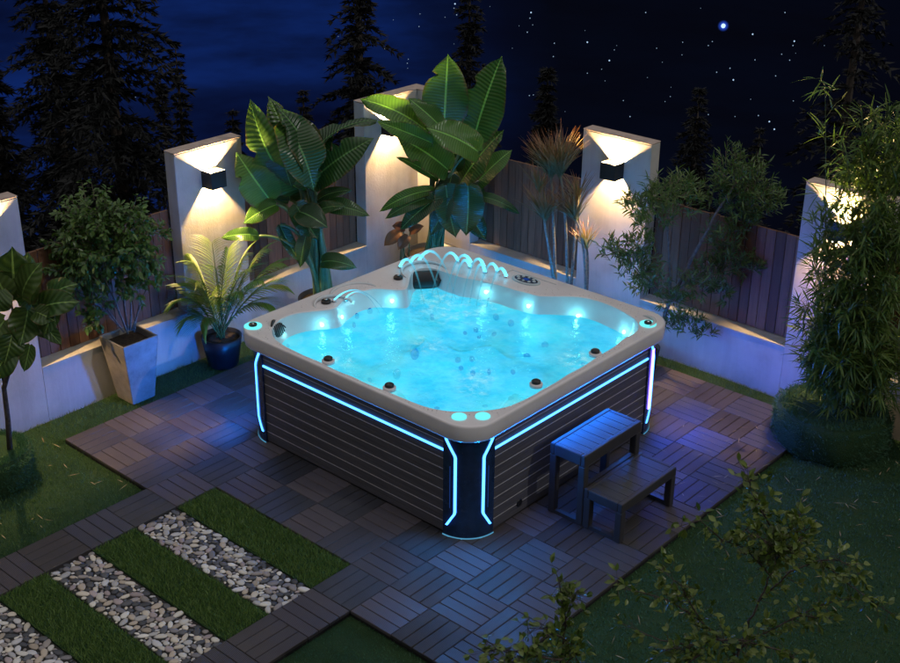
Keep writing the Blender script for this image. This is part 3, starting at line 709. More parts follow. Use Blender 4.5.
fm = blob(.28, -.86, .42, .8, 3.5)
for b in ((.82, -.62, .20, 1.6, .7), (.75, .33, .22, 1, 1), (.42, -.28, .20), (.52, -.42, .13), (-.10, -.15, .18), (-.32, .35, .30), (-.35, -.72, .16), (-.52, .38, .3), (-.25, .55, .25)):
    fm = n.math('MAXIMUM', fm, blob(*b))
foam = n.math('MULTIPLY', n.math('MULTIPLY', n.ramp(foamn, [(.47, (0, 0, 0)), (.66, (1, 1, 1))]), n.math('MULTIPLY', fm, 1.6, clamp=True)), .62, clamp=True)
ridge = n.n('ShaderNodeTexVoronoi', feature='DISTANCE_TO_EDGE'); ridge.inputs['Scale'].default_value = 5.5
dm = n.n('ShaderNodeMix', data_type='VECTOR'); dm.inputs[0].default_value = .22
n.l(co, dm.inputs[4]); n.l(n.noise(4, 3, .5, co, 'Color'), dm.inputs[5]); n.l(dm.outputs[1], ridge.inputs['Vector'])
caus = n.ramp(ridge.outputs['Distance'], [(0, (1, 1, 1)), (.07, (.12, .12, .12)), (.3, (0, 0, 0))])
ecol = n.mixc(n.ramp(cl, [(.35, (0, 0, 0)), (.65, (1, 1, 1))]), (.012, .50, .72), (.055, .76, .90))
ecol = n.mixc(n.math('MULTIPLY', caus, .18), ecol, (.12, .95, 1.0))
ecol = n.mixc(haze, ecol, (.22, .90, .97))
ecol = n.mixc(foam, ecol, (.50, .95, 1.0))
em = n.n('ShaderNodeEmission'); n.l(ecol, em.inputs[0]); em.inputs[1].default_value = 1.0  # glow of the lit milky water and its caustics put into the emission
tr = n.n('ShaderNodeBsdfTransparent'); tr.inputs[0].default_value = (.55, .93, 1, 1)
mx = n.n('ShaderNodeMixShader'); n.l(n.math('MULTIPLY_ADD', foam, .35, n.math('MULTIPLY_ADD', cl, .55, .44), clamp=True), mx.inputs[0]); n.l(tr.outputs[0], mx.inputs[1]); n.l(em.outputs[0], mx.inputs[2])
bp = n.bump(n.math('ADD', w1, n.math('MULTIPLY', w2, .35)), .55, .03)
gl = n.n('ShaderNodeBsdfGlossy'); gl.inputs['Roughness'].default_value = .06; n.l(bp, gl.inputs['Normal'])
fr = n.n('ShaderNodeFresnel'); fr.inputs[0].default_value = 1.33; n.l(bp, fr.inputs[1])
mx2 = n.n('ShaderNodeMixShader'); n.l(fr.outputs[0], mx2.inputs[0]); n.l(mx.outputs[0], mx2.inputs[1]); n.l(gl.outputs[0], mx2.inputs[2])
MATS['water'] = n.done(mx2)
m = MB(); K = 40
def wz(x, y):
    v = Vector((x*5, y*5, .3)); t = noise.noise(v)*.006 + noise.noise(v*2.7)*.003
    d = math.hypot(x+.38, y-.38); return ZW + t + .012*math.exp(-(d/.25)**2)*noise.noise(v*4)
rows = []
for k in range(K+1):
    q = (k/K); rows.append([(rin[i]*.962*q*math.cos(th[i]), rin[i]*.962*q*math.sin(th[i]), wz(rin[i]*.962*q*math.cos(th[i]), rin[i]*.962*q*math.sin(th[i]))) for i in range(0, N, 2)])
rows[0] = [(p[0]+.0005*math.cos(th[2*j]), p[1]+.0005*math.sin(th[2*j]), p[2]) for j, p in enumerate(rows[0])]
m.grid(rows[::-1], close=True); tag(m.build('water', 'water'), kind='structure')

# fountain jets: arcs of water from rim nozzles, their light painted as fading emission
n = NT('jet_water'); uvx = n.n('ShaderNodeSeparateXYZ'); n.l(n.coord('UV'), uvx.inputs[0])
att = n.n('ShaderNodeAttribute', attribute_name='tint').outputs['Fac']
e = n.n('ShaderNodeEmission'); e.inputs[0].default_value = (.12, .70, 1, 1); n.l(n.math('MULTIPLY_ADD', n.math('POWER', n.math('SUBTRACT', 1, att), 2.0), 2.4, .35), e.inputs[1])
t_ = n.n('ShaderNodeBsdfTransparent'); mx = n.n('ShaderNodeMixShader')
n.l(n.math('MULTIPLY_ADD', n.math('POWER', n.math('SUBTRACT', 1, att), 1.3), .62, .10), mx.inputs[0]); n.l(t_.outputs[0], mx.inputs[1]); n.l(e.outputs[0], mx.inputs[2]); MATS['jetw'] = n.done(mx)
def arc(noz, apex_h, land, label, R0=.0122):
    a = Vector((noz[0], noz[1], ZR+.012)); l = Vector((land[0], land[1], ZW)); m = MB(); K = 26; pts = []; rad = []
    hz = a.z + apex_h
    # ballistic path
    ta = math.sqrt(apex_h); tb = math.sqrt(hz-l.z); Tt = ta+tb
    for k in range(K+1):
        t = Tt*k/K; p = a.lerp(l, t/Tt); p.z = hz-(t-ta)**2; pts.append(p); rad.append(R0*(1-.62*k/K)*random.uniform(.85, 1.15))
    b = len(m.f)
    m.tube(pts, rad, 8, cap=False)
    for fi in range(len(m.f)): m.c[fi] = ((fi//8)/K,)*3
    o = m.build('water_jet', 'jetw'); tag(o, label, 'water jet', 'thin lit water jets arching into the hot tub')
    k = MB(); k.lathe([(.017, -.01), (.017, .006), (.012, .012), (.009, .016)], (noz[0], noz[1], ZR), 16); k.build('nozzle', 'chrome', tub)
L3 = [((-.918,.432), .10, (-.56,.30)), ((-.91,.527), .11, (-.50,.40)), ((-.901,.613), .12, (-.46,.52))]
for (a, h, l), w in zip(L3, ('leftmost', 'second', 'third')): arc(a, h, l, f'{w} arching water jet from the left of the tub corner')
R7 = [((-.69,.80), .10, (-.62,.44)), ((-.60,.84), .10, (-.50,.44)), ((-.55,.775), .085, (-.46,.47)), ((-.48,.845), .10, (-.38,.49)), ((-.41,.775), .085, (-.34,.53)), ((-.36,.85), .09, (-.28,.53)), ((-.25,.815), .085, (-.21,.56))]
for (a, h, l), w in zip(R7, ('first', 'second', 'third', 'fourth', 'fifth', 'sixth', 'seventh and rightmost')): arc(a, h, l, f'{w} water jet from the left in the row beside the control panel')

arc((-.83, -.30), .055, (-.66, .02), 'low faint water arc crossing the left seat of the tub, the longer of two', .006)
arc((-.80, -.22), .035, (-.68, -.02), 'low faint water arc crossing the left seat of the tub, the shorter of two', .005)
m = MB()
for _ in range(420):
    q_ = random.choice(L3+R7); t = random.random(); a_, h_, l__ = q_
    if random.random() < .75: x_, y_, z_ = l__[0]+random.gauss(0, .045), l__[1]+random.gauss(0, .045), ZW+abs(random.gauss(0, .022))
    else: x_, y_, z_ = a_[0]*(1-t)+l__[0]*t+random.gauss(0, .01), a_[1]*(1-t)+l__[1]*t+random.gauss(0, .01), ZR+h_*(1-(1.6*t-.6)**2)*.9-.1*t+random.gauss(0, .012)
    r_ = random.uniform(.0008, .0028); m.lathe([(r_*.3, -r_), (r_, 0), (r_*.3, r_)], (x_, y_, z_), 5, col=(.55,)*3)
tag(m.build('water_spray', 'jetw'), 'fine water droplets thrown up where the jets land', 'water spray', kind='stuff')

# ------------------------------------------------------------------ steps
st = thing('tub_steps', 'grey two tread steps standing against the hot tub skirt', 'steps', (1.32, -.1, .024))
z0 = .024
def frame(xa, xb, ya, yb, zt, rails, ap=.062):
    w = .046
    for x in (xa, xb-w):
        for y in (ya, yb-w):
            m = MB(); m.box(x, x+w, y, y+w, z0, zt-ap); jag(m.build('leg', 'step', st))
    m = MB(); m.box(xa, xa+.03, ya, yb, zt-ap, zt); m.box(xb-.03, xb, ya, yb, zt-ap, zt); m.box(xa+.03, xb-.03, ya, ya+.03, zt-ap, zt-.001); m.box(xa+.03, xb-.03, yb-.03, yb, zt-ap, zt-.001)
    o = m.build('tread_frame', 'step', st); jag(o)
    m = MB(); nS = 7; L = (yb-ya-.06)/nS
    for k in range(nS): m.cbox(xa+.031, xb-.031, ya+.03+k*L+.0014, ya+.03+(k+1)*L-.0014, zt-.02, zt-.003, .0012)
    m.build('tread', 'step_slat', st)
    for (a, b, c, d, e, f) in rails:
        m = MB(); m.box(a, b, c, d, e, f); m.build('rail', 'step', st)
frame(1.085, 1.338, -.385, .19, .50, [(1.131, 1.292, -.380, -.350, z0, z0+.024), (1.131, 1.292, .155, .185, z0, z0+.024)], .075)
frame(1.341, 1.61, -.383, .188, .29, [(1.387, 1.564, -.378, -.348, z0, z0+.024), (1.387, 1.564, .153, .183, z0, z0+.024)])
m = MB(); m.box(1.306, 1.334, -.335, .14, .23, .29); m.build('rail', 'step', st)

# ------------------------------------------------------------------ planters and pots
planter = thing('planter', 'tall tapered square concrete planter against the left wall', 'planter', (-1.985, -1.16, 0))
m = MB(); cb, ct = (-1.985, -1.16), (-1.955, -1.19); hb, ht, H = .093, .145, .50
def sq(c, h, z): return [(c[0]-h, c[1]-h, z), (c[0]+h, c[1]-h, z), (c[0]+h, c[1]+h, z), (c[0]-h, c[1]+h, z)]
rows = [sq(cb, hb*.5, .0), sq(cb, hb, 0), sq(ct, ht, H), sq(ct, ht-.016, H), sq(ct, ht-.02, H-.05)]
m.grid(rows, close=True, sm=False); jag(m.build('pot', 'concrete', planter))
m = MB(); m.v += sq(ct, ht-.014, H-.045); m.face((0, 1, 2, 3)); m.build('soil', 'soil', planter)
def round_pot(c, r0, r1, h, label, mat='pot_dark', z=0):
    t = thing('plant_pot', label, 'pot', (c[0], c[1], z)); m = MB()
    m.lathe([(r0*.9, 0), (r0, .01), ((r0+r1)/2*1.03, h*.55), (r1, h), (r1*.93, h), (r1*.9, h-.03)], (c[0], c[1], z), 36); m.build('pot', mat, t)
    m = MB(); m.lathe([(r1*.92, 0), (r1*.5, .012), (.01, .015)], (c[0], c[1], z+h-.03), 24); m.build('soil', 'soil', t)
def turf_pot(c, r, h, label):
    t = thing('plant_pot', label, 'pot', (c[0], c[1], 0)); m = MB(); P = []
    for r_, z in ((.96, 0), (1.03, h*.25), (1.05, h*.6), (1.0, h*.9), (.9, h), (.7, h+.005), (.3, h+.01), (.02, h+.012)):
        P.append([(c[0]+r*r_*(1+.07*noise.noise(Vector((math.cos(a)*2, math.sin(a)*2, z*6))))*math.cos(a), c[1]+r*r_*(1+.07*noise.noise(Vector((math.cos(a)*2, math.sin(a)*2, z*6))))*math.sin(a), z) for a in [2*PI*k/40 for k in range(40)]])
    m.grid(P, close=True); m.build('turf_cover', 'turf', t)
    m = MB()
    for _ in range(5500):
        a = random.random()*2*PI; u = random.random()
        if u < .6: z = random.uniform(.01, h*.95); p = Vector((c[0]+r*1.04*math.cos(a), c[1]+r*1.04*math.sin(a), z)); nn = Vector((math.cos(a), math.sin(a), .5))
        else: q = math.sqrt(random.uniform(.5, 1))*r*.97; p = Vector((c[0]+q*math.cos(a), c[1]+q*math.sin(a), h)); nn = Vector((0, 0, 1))
        d = (nn+rdir()*.8).normalized(); s = d.orthogonal().normalized()*.0025; b = len(m.v); m.v += [tuple(p-s), tuple(p+s), tuple(p+d*random.uniform(.015, .035))]; m.face((b, b+1, b+2), None, (random.random(),)*3)
    m.build('turf_blades', 'blade_cool', t)['kind'] = 'stuff'
round_pot((-1.93, -.42), .11, .15, .24, 'dark round pot of the palm beside the left tub corner')
round_pot((-1.60, 1.52), .17, .235, .42, 'dark blue round pot of the broad banana plant in the garden corner')
round_pot((-1.72, .42), .16, .20, .34, 'dark round pot of the tall banana plant behind the tub')
round_pot((-.36, 1.62), .13, .16, .24, 'dark round pot of the dracaena behind the tub rim')
round_pot((.42, 1.60), .10, .13, .2, 'dark round pot of the narrow leaved tree behind the right tub corner')
BC = (1.93, 1.60); turf_pot(BC, .36, .26, 'wide round pot wrapped in turf under the bamboo')
LC = (-1.72, -2.42); turf_pot(LC, .24, .22, 'round pot wrapped in turf at the left edge of the photo')

# ------------------------------------------------------------------ plants
# palm
pb = Vector((-1.93, -.42, .22)); palm = thing('palm', 'bright feathery palm in a dark pot beside the left tub corner', 'palm', pb)
fl, stx = MB(), MB()
for px, py, off, lift in [(178,300,.05,.10),(187,318,.1,.05),(192,262,0,.10),(212,243,.05,.05),(228,250,.05,.04),(244,256,-.05,.03),(263,250,.05,.08),(279,263,.1,.1),(283,285,.0,.12),(272,305,.15,.1),(200,325,.2,.08),(216,268,.2,.05),(196,282,.2,.1),(250,268,.2,.08),(262,280,.25,.1),(225,300,.3,.12),(208,300,-.1,.1),(244,292,.32,.12),(186,283,-.05,.08)]:
    tip = at(px, py, pb, off); a = pb+Vector((random.uniform(-.03, .03), random.uniform(-.03, .03), 0)); mid = a.lerp(tip, .55)+Vector((0, 0, lift+.12))
    K = 26; P = bez(a, mid, tip, K); stx.tube(P, [.005*(1-.7*k/K) for k in range(K+1)], 5)
    for k in range(6, K+1):
        t = k/K; d = (P[k]-P[k-1]).normalized(); sd = d.cross(Vector((0, 0, 1))).normalized(); L = .17*math.sin(PI*(.25+.7*(t-.25)))**.7*random.uniform(.85, 1.1)
        for sg in (-1, 1): leaf(fl, P[k], (sd*sg*.75+d*.75+Vector((0, 0, .12))).normalized(), Vector((0, 0, 1))+sd*sg*.4, L*1.15, .019, .35, .3, shape='lan')
fl.build('fronds', 'palm', palm); stx.build('stems', 'stalk', palm)

def banana(name, label, base, leaves, wscale, mat='banana', stems_r=.012):
    root = thing(name, label, 'plant', base); b = Vector(base)
    for k, (bx_, by_, tx, ty, w, off, sag, nx, tilt, tears) in enumerate(leaves):
        p0, p1 = at(bx_, by_, b, off), at(tx, ty, b, off+nx)
        back = (CP-p0); back.z = 0; back.normalize(); nrm = (back*.75 + Vector((0, 0, .65))).normalized()
        m = MB(); big_leaf(m, p0, p1, nrm, w*wscale, sag, .22, .02, tears=tears, tilt=tilt); lf = m.build('leaf', 'banana_shaded' if (mat == 'banana' and (len(leaves) > 21 and k not in (0, 3, 8, 9) or len(leaves) <= 21 and k > 10)) else mat, root)
        s = MB(); a = b + Vector((random.uniform(-.06, .06), random.uniform(-.06, .06), -.02)); d = (p1-p0).normalized()
        P = bez(a, Vector((a.x*.6+p0.x*.4, a.y*.6+p0.y*.4, max(p0.z-.02, a.z+.1))), p0, 12)
        s.tube(P, [stems_r*(1.35-.8*q/12) for q in range(13)], 8); s.build('stalk', 'stalk', root)
    return root
S1 = 1/133
ban1 = banana('banana_plant', 'tall banana plant with rolled upright leaves behind the left tub rim', (-1.72, .42, .33), [
    (300,190,250,99,40,0,.20,.15,.7,1),(300,185,268,96,36,-.06,.10,.05,-.2,1),(312,182,276,106,42,.08,.16,.12,-.5,1),(270,200,236,152,38,.12,.20,.05,.3,1),(306,168,378,120,40,.0,.16,.0,.9,2),(312,182,374,138,36,.05,.12,.15,-.1,2),
    (286,122,314,192,44,.18,.16,.05,.15,1),(280,130,292,188,36,.14,.12,.05,-.4,1),(276,205,243,224,20,.15,.15,.1,0,0),(258,236,221,238,15,.2,.18,.1,0,0),(318,200,352,190,13,.1,.15,.1,0,0),(322,207,370,216,18,.1,.2,.1,0,0),
    (316,212,346,206,14,.15,.15,.1,0,0),(322,262,357,268,19,.1,.22,.1,0,0),(300,212,328,228,26,.2,.15,.1,0,0),(296,205,318,240,26,.12,-.05,.1,0,0),(285,160,262,135,30,.05,.1,.1,-.6,0),(310,165,336,128,36,-.1,.1,.0,.5,1),(290,200,280,150,36,-.05,.1,.0,0,0),(296,195,300,135,30,-.1,.1,0,.4,0),(280,225,300,262,16,.1,-.05,.05,.3,0),(308,228,300,268,16,.1,.05,.05,-.3,0)], S1, stems_r=.017)
ban2 = banana('banana_plant', 'broad leaved banana plant with two upright leaves in the garden corner', (-1.60, 1.52, .41), [
    (444,126,448,54,52,0,.04,.0,.0,1),(474,138,502,56,52,.0,.05,.0,.15,2),(428,132,360,99,40,.0,.10,.05,-.25,1),(442,128,408,98,24,.05,.05,.0,0,0),(432,143,376,121,20,.12,.10,.1,.35,0),(448,170,396,136,44,.1,.08,.05,-.1,1),
    (478,152,426,128,42,.22,.10,.1,-.1,0),(460,184,504,130,46,.0,.05,.0,.5,1),(475,185,512,150,30,-.1,.05,-.05,.3,0),(438,180,396,157,12,.1,.12,.05,0,0),(434,190,379,212,16,.15,.2,.1,0,0),(436,196,385,219,17,.18,.18,.1,0,0),
    (440,196,400,230,22,.2,.12,.1,0,0),(446,186,456,238,34,.2,-.1,.1,.2,0),(468,186,466,236,38,.22,-.1,.1,-.2,0),(474,196,520,214,13,.1,.22,.1,0,0),(452,175,440,215,26,.12,-.06,.1,0,0),(462,200,486,240,26,.1,-.08,.1,0,0),(470,182,482,215,28,-.05,-.1,.05,.2,0),(450,200,430,236,20,.2,0,.05,0,0),(456,170,452,135,26,-.05,.06,0,.3,0)], S1/1.07)
rub = banana('rubber_plant', 'small reddish leaved plant in front of the corner pillar', (-1.72, 1.32, .02), [
    (400,232,384,246,14,0,.1,.05,0,0),(404,228,392,226,12,0,.1,.05,0,0),(408,236,398,250,12,.05,.1,.05,0,0),(405,225,415,215,10,0,.1,.05,0,0),(410,232,424,226,11,0,.1,.05,0,0)], S1, 'rubber', .005)
# fiddle-leaf tree at the left edge
fb = Vector((LC[0], LC[1], .20)); fid = thing('fiddle_leaf_tree', 'broad leaved small tree in a turf pot at the left edge', 'tree', fb)
m = MB(); T0 = at(10, 452, fb); 
for pl_, r in (([(10,452),(8,420),(4,388),(12,360),(22,335),(30,312)], .019), ([(5,385),(-4,350),(2,320)], .012), ([(12,360),(14,320),(8,280)], .010), ([(20,340),(38,318),(52,300)], .008), ([(24,330),(22,300),(30,270)], .007)):
    P = [at(x, y, fb, .02*i) for i, (x, y) in enumerate(pl_)]; m.tube(P, [r*(1-.5*i/(len(P)-1)) for i in range(len(P))], 8)
m.build('trunk', 'bark_dark', fid)
for bx_, by_, tx, ty, w, off, sag, tilt in [(15,300,12,246,40,.05,.08,0),(22,296,42,262,26,.1,.1,.3),(40,308,80,302,24,.1,.14,0),(50,298,78,284,22,0,.15,.2),(28,310,20,346,26,.12,-.1,0),(30,300,48,340,22,.05,-.15,.3),(8,300,-10,268,34,.1,.1,0),(5,320,-12,345,30,.1,.1,0),(12,335,4,365,22,.15,.05,.4),(40,320,62,345,12,.1,-.1,0),(18,285,28,252,24,-.05,.1,-.5),(55,305,44,336,14,.1,0,0),(0,290,-14,312,30,.2,.1,0),(30,345,24,372,12,.1,0,0),(10,350,-8,380,24,.15,.1,0),(36,312,56,322,18,.15,.1,0)]:
    m = MB(); p0, p1 = at(bx_, by_, fb, off), at(tx, ty, fb, off+.05); back = (CP-p0); back.z = 0; back.normalize()
    big_leaf(m, p0, p1, (back*.7+Vector((0, 0, .6))).normalized(), w*S1, sag, .18, .03, seg=12, half=4, tilt=tilt); m.build('leaf', 'fiddle', fid)

def woody(name, label, base, limbs, blobs, mats, L, W, dens, scale, cat='tree', shape='ell', up=.2, droop=-.3, trunk='bark'):
    b = Vector(base); root = thing(name, label, cat, base); m = MB()
    for pl_, r, off in limbs:
        P = [at(x, y, b, off*i/max(1, len(pl_)-1)) for i, (x, y) in enumerate(pl_)]
        Q = []
        for i in range(len(P)-1):
            for k in range(4): t = k/4; Q.append(P[i].lerp(P[i+1], t)+rdir()*r*.35*(0 if (i == 0 and k == 0) else 1))
        Q.append(P[-1]); m.tube(Q, [r*(1-.65*i/(len(Q)-1)) for i in range(len(Q))], 8)
    m.build('trunk', trunk, root)
    lf, tw = MB(), MB()
    for px, py, R, off in blobs:
        clump(lf, tw, at(px, py, b, off), R*scale, int(dens*(R/20)**1.8), L, W, up, droop, shape)
    lf.build('foliage', mats, root); tw.build('twigs', trunk, root)['kind'] = 'stuff'; return root
woody('potted_shrub', 'bushy many stemmed shrub growing from the tall square planter', (-1.955, -1.19, .46),
      [([(126,330),(108,285),(88,240)], .008, .05), ([(128,330),(120,270),(112,220)], .008, 0), ([(130,330),(132,280),(138,235)], .008, .05), ([(124,332),(100,300),(72,265)], .007, .1), ([(132,330),(146,290),(150,262)], .006, 0), ([(128,334),(115,300),(100,268)], .006, .15), ([(122,330),(104,310),(92,300)], .004, .1), ([(134,332),(140,300),(132,270)], .006, -.05)],
      [(86,214,20,0),(104,222,18,.05),(132,222,18,0),(146,236,14,0),(72,240,17,.05),(100,246,22,.08),(128,250,20,.08),(66,264,14,.1),(84,272,18,.12),(118,272,16,-.05),(144,262,14,0),(150,276,10,0),(74,288,12,.1),(136,292,10,.1),(96,300,10,.1),(98,322,9,.12),(90,312,8,.1),(110,240,20,-.12),(84,250,16,-.1)],
      'ficus', .046, .022, 460, S1*1.08, 'shrub', droop=-.35)
woody('narrow_leaved_tree', 'leaning narrow leaved tree behind the right tub corner', (.42, 1.60, .18),
      [([(652,342),(664,318),(671,298),(669,250),(667,215)], .019, .12), ([(671,300),(690,262),(714,218),(738,180)], .019, .12), ([(672,296),(690,280),(706,268)], .008, .1), ([(669,300),(652,285),(630,262)], .008, .08), ([(668,230),(655,210),(645,200)], .006, .35), ([(712,220),(735,225),(748,240)], .006, .05), ([(690,268),(715,265),(730,258)], .006, .05), ([(670,315),(690,318),(700,322)], .004, .1)],
      [(640,204,15,.42),(654,216,17,.3),(668,192,18,.25),(684,202,16,.1),(650,190,8,.4),(690,186,9,0),(736,172,22,0),(752,186,22,0),(762,204,18,0),(735,204,18,.05),(718,190,14,0),(742,222,14,.05),(775,200,9,0),(618,250,15,.1),(634,264,18,.1),(650,280,18,.05),(640,244,13,.1),(724,240,17,.05),(738,258,18,.05),(752,268,12,.05),(716,272,16,.1),(696,282,16,.1),(722,292,12,.1),(668,322,10,.1),(690,322,13,.1),(704,332,9,.1),(672,300,12,.15)],
      'willow', .058, .0150, 440, S1*1.0, shape='lan', droop=.15, up=1.0)
# dracaena canes
db = Vector((-.36, 1.62, .22)); dra = thing('dracaena', 'spiky dracaena with slender canes behind the control panel', 'plant', db); m = MB()
heads = [((557,290),(554,230),(551,172),34,0,130), ((568,292),(568,220),(560,172),36,.03,130), ((562,292),(548,250),(544,216),30,.05,80), ((586,296),(588,240),(574,216),30,.06,110), ((586,296),(590,262),(586,244),22,.02,60), ((570,292),(575,240),(578,196),24,-.08,36), ((558,292),(545,220),(538,188),24,-.08,36)]
lf = MB()
for a, b_, c_, R, off, cnt in heads:
    P = bez(at(*a, db, 0)-Vector((0, 0, .12)), at(*b_, db, off), at(*c_, db, off), 10); m.tube(P, [.0125-.0045*i/10 for i in range(11)], 8)
    lean = (P[-1]-P[-3]).normalized()
    for _ in range(cnt):
        d = (rdir(.0)*.85 + lean*.95 + Vector((0, 0, .45))).normalized(); leaf(lf, P[-1]+rdir()*.012-lean*random.uniform(0, .05), d, Vector((0, 0, 1))+rdir()*.3, R*S1*random.uniform(.85, 1.5), .012, random.uniform(.02, .3), .35, seg=4, shape='lan')
m.build('canes', 'cane', dra); lf.build('foliage', 'dracaena', dra)
# bamboo
bb = Vector((BC[0], BC[1], .26)); bam = thing('bamboo', 'dense tall bamboo clump in the wide turf wrapped pot', 'bamboo', bb); m = MB(); lf = MB(); tw = MB()
def culm(px0, py0, px1, py1, off, r, n, spread, first=.15, LL=.11):
    a, c = at(px0, py0, bb, off*.4), at(px1, py1, bb, off); a.z = .25; mid = a.lerp(c, .5)+Vector((0, 0, .15)); P = bez(a, mid, c, 16)
    m.tube(P, [r*(1-.75*i/16) for i in range(17)], 6)
    for i in range(1, 16): m.tube([P[i]-Vector((0, 0, .003)), P[i]+Vector((0, 0, .003))], r*(1-.75*i/16)*1.25, 6, cap=False)
    for k in range(n):
        t = random.uniform(first, 1); q = P[min(15, int(t*16))].lerp(P[min(16, int(t*16)+1)], t*16 % 1)
        d = rdir(.6); d.z *= .8; d.normalize(); tl = spread*random.uniform(.4, 1)*(1.15-t*.5); e = q+d*tl+Vector((0, 0, .04)); tw.tube([q, q.lerp(e, .6)+Vector((0, 0, .02)), e], [.0016, .0012, .0008], 4, cap=False)
        for _ in range(random.randint(5, 8)):
            p = q.lerp(e, random.uniform(.35, 1)); ld = (d*.8+rdir()*.8+Vector((0, 0, -.12))).normalized(); leaf(lf, p, ld, Vector((0, 0, 1))+rdir()*.5, LL*random.uniform(.55, 1.15), .0155, .2, .2, shape='lan')
culm(822, 415, 825, 84, .0, .006, 30, .22, .35, .14)
for px1, py1, off, k in [(812,250,.05,60),(806,300,.1,60),(838,205,.05,55),(852,170,-.05,70),(862,120,.05,80),(846,150,.1,55),(870,150,.12,80),(886,110,.1,90),(900,150,.2,90),(882,200,.25,90),(866,240,.25,80),(905,230,.3,90),(840,270,.22,70),(893,290,.35,80),(826,330,.12,60),(860,330,.3,70),(915,110,.05,80),(925,190,.2,80),(900,130,-.1,80),(880,170,-.1,70),(843,300,.3,60),(815,220,.0,40),(818,350,.2,50),(838,365,.35,50),(870,360,.4,50),(900,350,.35,60),(808,360,.05,40),(888,395,.4,30)]:
    culm(random.uniform(815, 885), 415, px1, py1, off, .0055, k, .21)
for _ in range(160):
    a = random.random()*2*PI; q = random.random()*.25; p = Vector((BC[0]+q*math.cos(a), BC[1]+q*math.sin(a), .26)); leaf(lf, p, rdir(1.2), Vector((0, 0, 1)), random.uniform(.08, .22), .008, .5, .2, seg=4, shape='lan')
m.build('culms', 'culm', bam); lf.build('foliage', 'bambooleaf', bam); tw.build('twigs', 'culm', bam)['kind'] = 'stuff'

# foreground shrubs
def twiggy(name, label, base, limbs, L, W, per=.03):
    b = Vector(base); root = thing(name, label, 'shrub', base); m, lf = MB(), MB()
    for pl_, r, off, dens in limbs:
        P = [at(x, y, b, off) if y < 700 else Vector((b.x, b.y, -.02)) for (x, y) in pl_]; Q = []
        for i in range(len(P)-1):
            ns = max(3, int((P[i+1]-P[i]).length/.03))
            for k in range(ns): Q.append(P[i].lerp(P[i+1], k/ns)+rdir()*r*.5)
        Q.append(P[-1]); m.tube(Q, [r*(1-.7*i/(len(Q)-1)) for i in range(len(Q))], 7)
        if dens <= 0: continue
        for i, p in enumerate(Q):
            d = (Q[min(i+1, len(Q)-1)]-Q[max(i-1, 0)]).normalized()
            for _ in range(dens):
                sd = rdir(.15); tl = random.uniform(.01, .08); e = p+sd*tl
                m.tube([p, e], [.0012, .0008], 4, cap=False)
                for _ in range(random.randint(1, 3)): leaf(lf, e, (sd*.6+d*.5+rdir()*.7).normalized(), Vector((0, 0, 1))+rdir()*.7, L*random.uniform(.55, 1.15), W*random.uniform(.7, 1.1), random.uniform(0, .35), .3)
    m.build('trunk', 'bark_dark', root); lf.build('foliage', 'fore', root)
twiggy('garden_shrub', 'larger loose twiggy shrub in the lower right foreground', (2.96, -1.62, 0), [
    ([(720,760),(736,655),(752,615),(777,560)], .011, 0, 0), ([(777,560),(772,530),(752,492),(748,478)], .005, 0, 6), ([(777,560),(790,530),(800,515)], .004, .05, 7), ([(770,575),(745,548),(722,540)], .004, .05, 6), ([(722,540),(700,520),(672,528)], .0028, .05, 2),
    ([(760,600),(790,572),(820,560),(850,585),(888,612)], .0045, -.05, 3), ([(780,555),(765,540),(745,530)], .004, .1, 8), ([(778,556),(796,545),(806,530)], .003, .12, 7), ([(736,655),(700,620),(668,600),(640,592),(618,588)], .005, .05, 3), ([(700,620),(680,585),(662,570)], .0035, .05, 5), ([(744,640),(715,640),(690,645),(665,650)], .005, .1, 6),
    ([(736,650),(770,630),(800,615),(830,620)], .005, .05, 4), ([(800,615),(820,605),(850,598)], .003, 0, 4), ([(690,645),(660,640),(625,625)], .004, .05, 2), ([(730,660),(740,680),(720,690)], .005, .1, 5), ([(740,640),(780,650),(810,668)], .004, .1, 4), ([(700,655),(680,668),(670,680)], .004, .15, 8), ([(820,560),(840,560),(862,575)], .003, 0, 4)], .042, .024)
twiggy('garden_shrub', 'smaller upright leafy shrub at the bottom centre edge', (2.34, -2.02, 0), [
    ([(556,760),(560,665),(566,620),(558,578)], .007, 0, 4), ([(566,640),(545,628),(528,628)], .004, .05, 5), ([(562,660),(530,655),(500,648),(484,652)], .005, .1, 7), ([(564,625),(572,600),(578,590)], .003, 0, 4), ([(560,668),(575,655),(578,640)], .004, .05, 5), ([(540,670),(515,668),(495,675)], .004, .15, 8)], .042, .024)

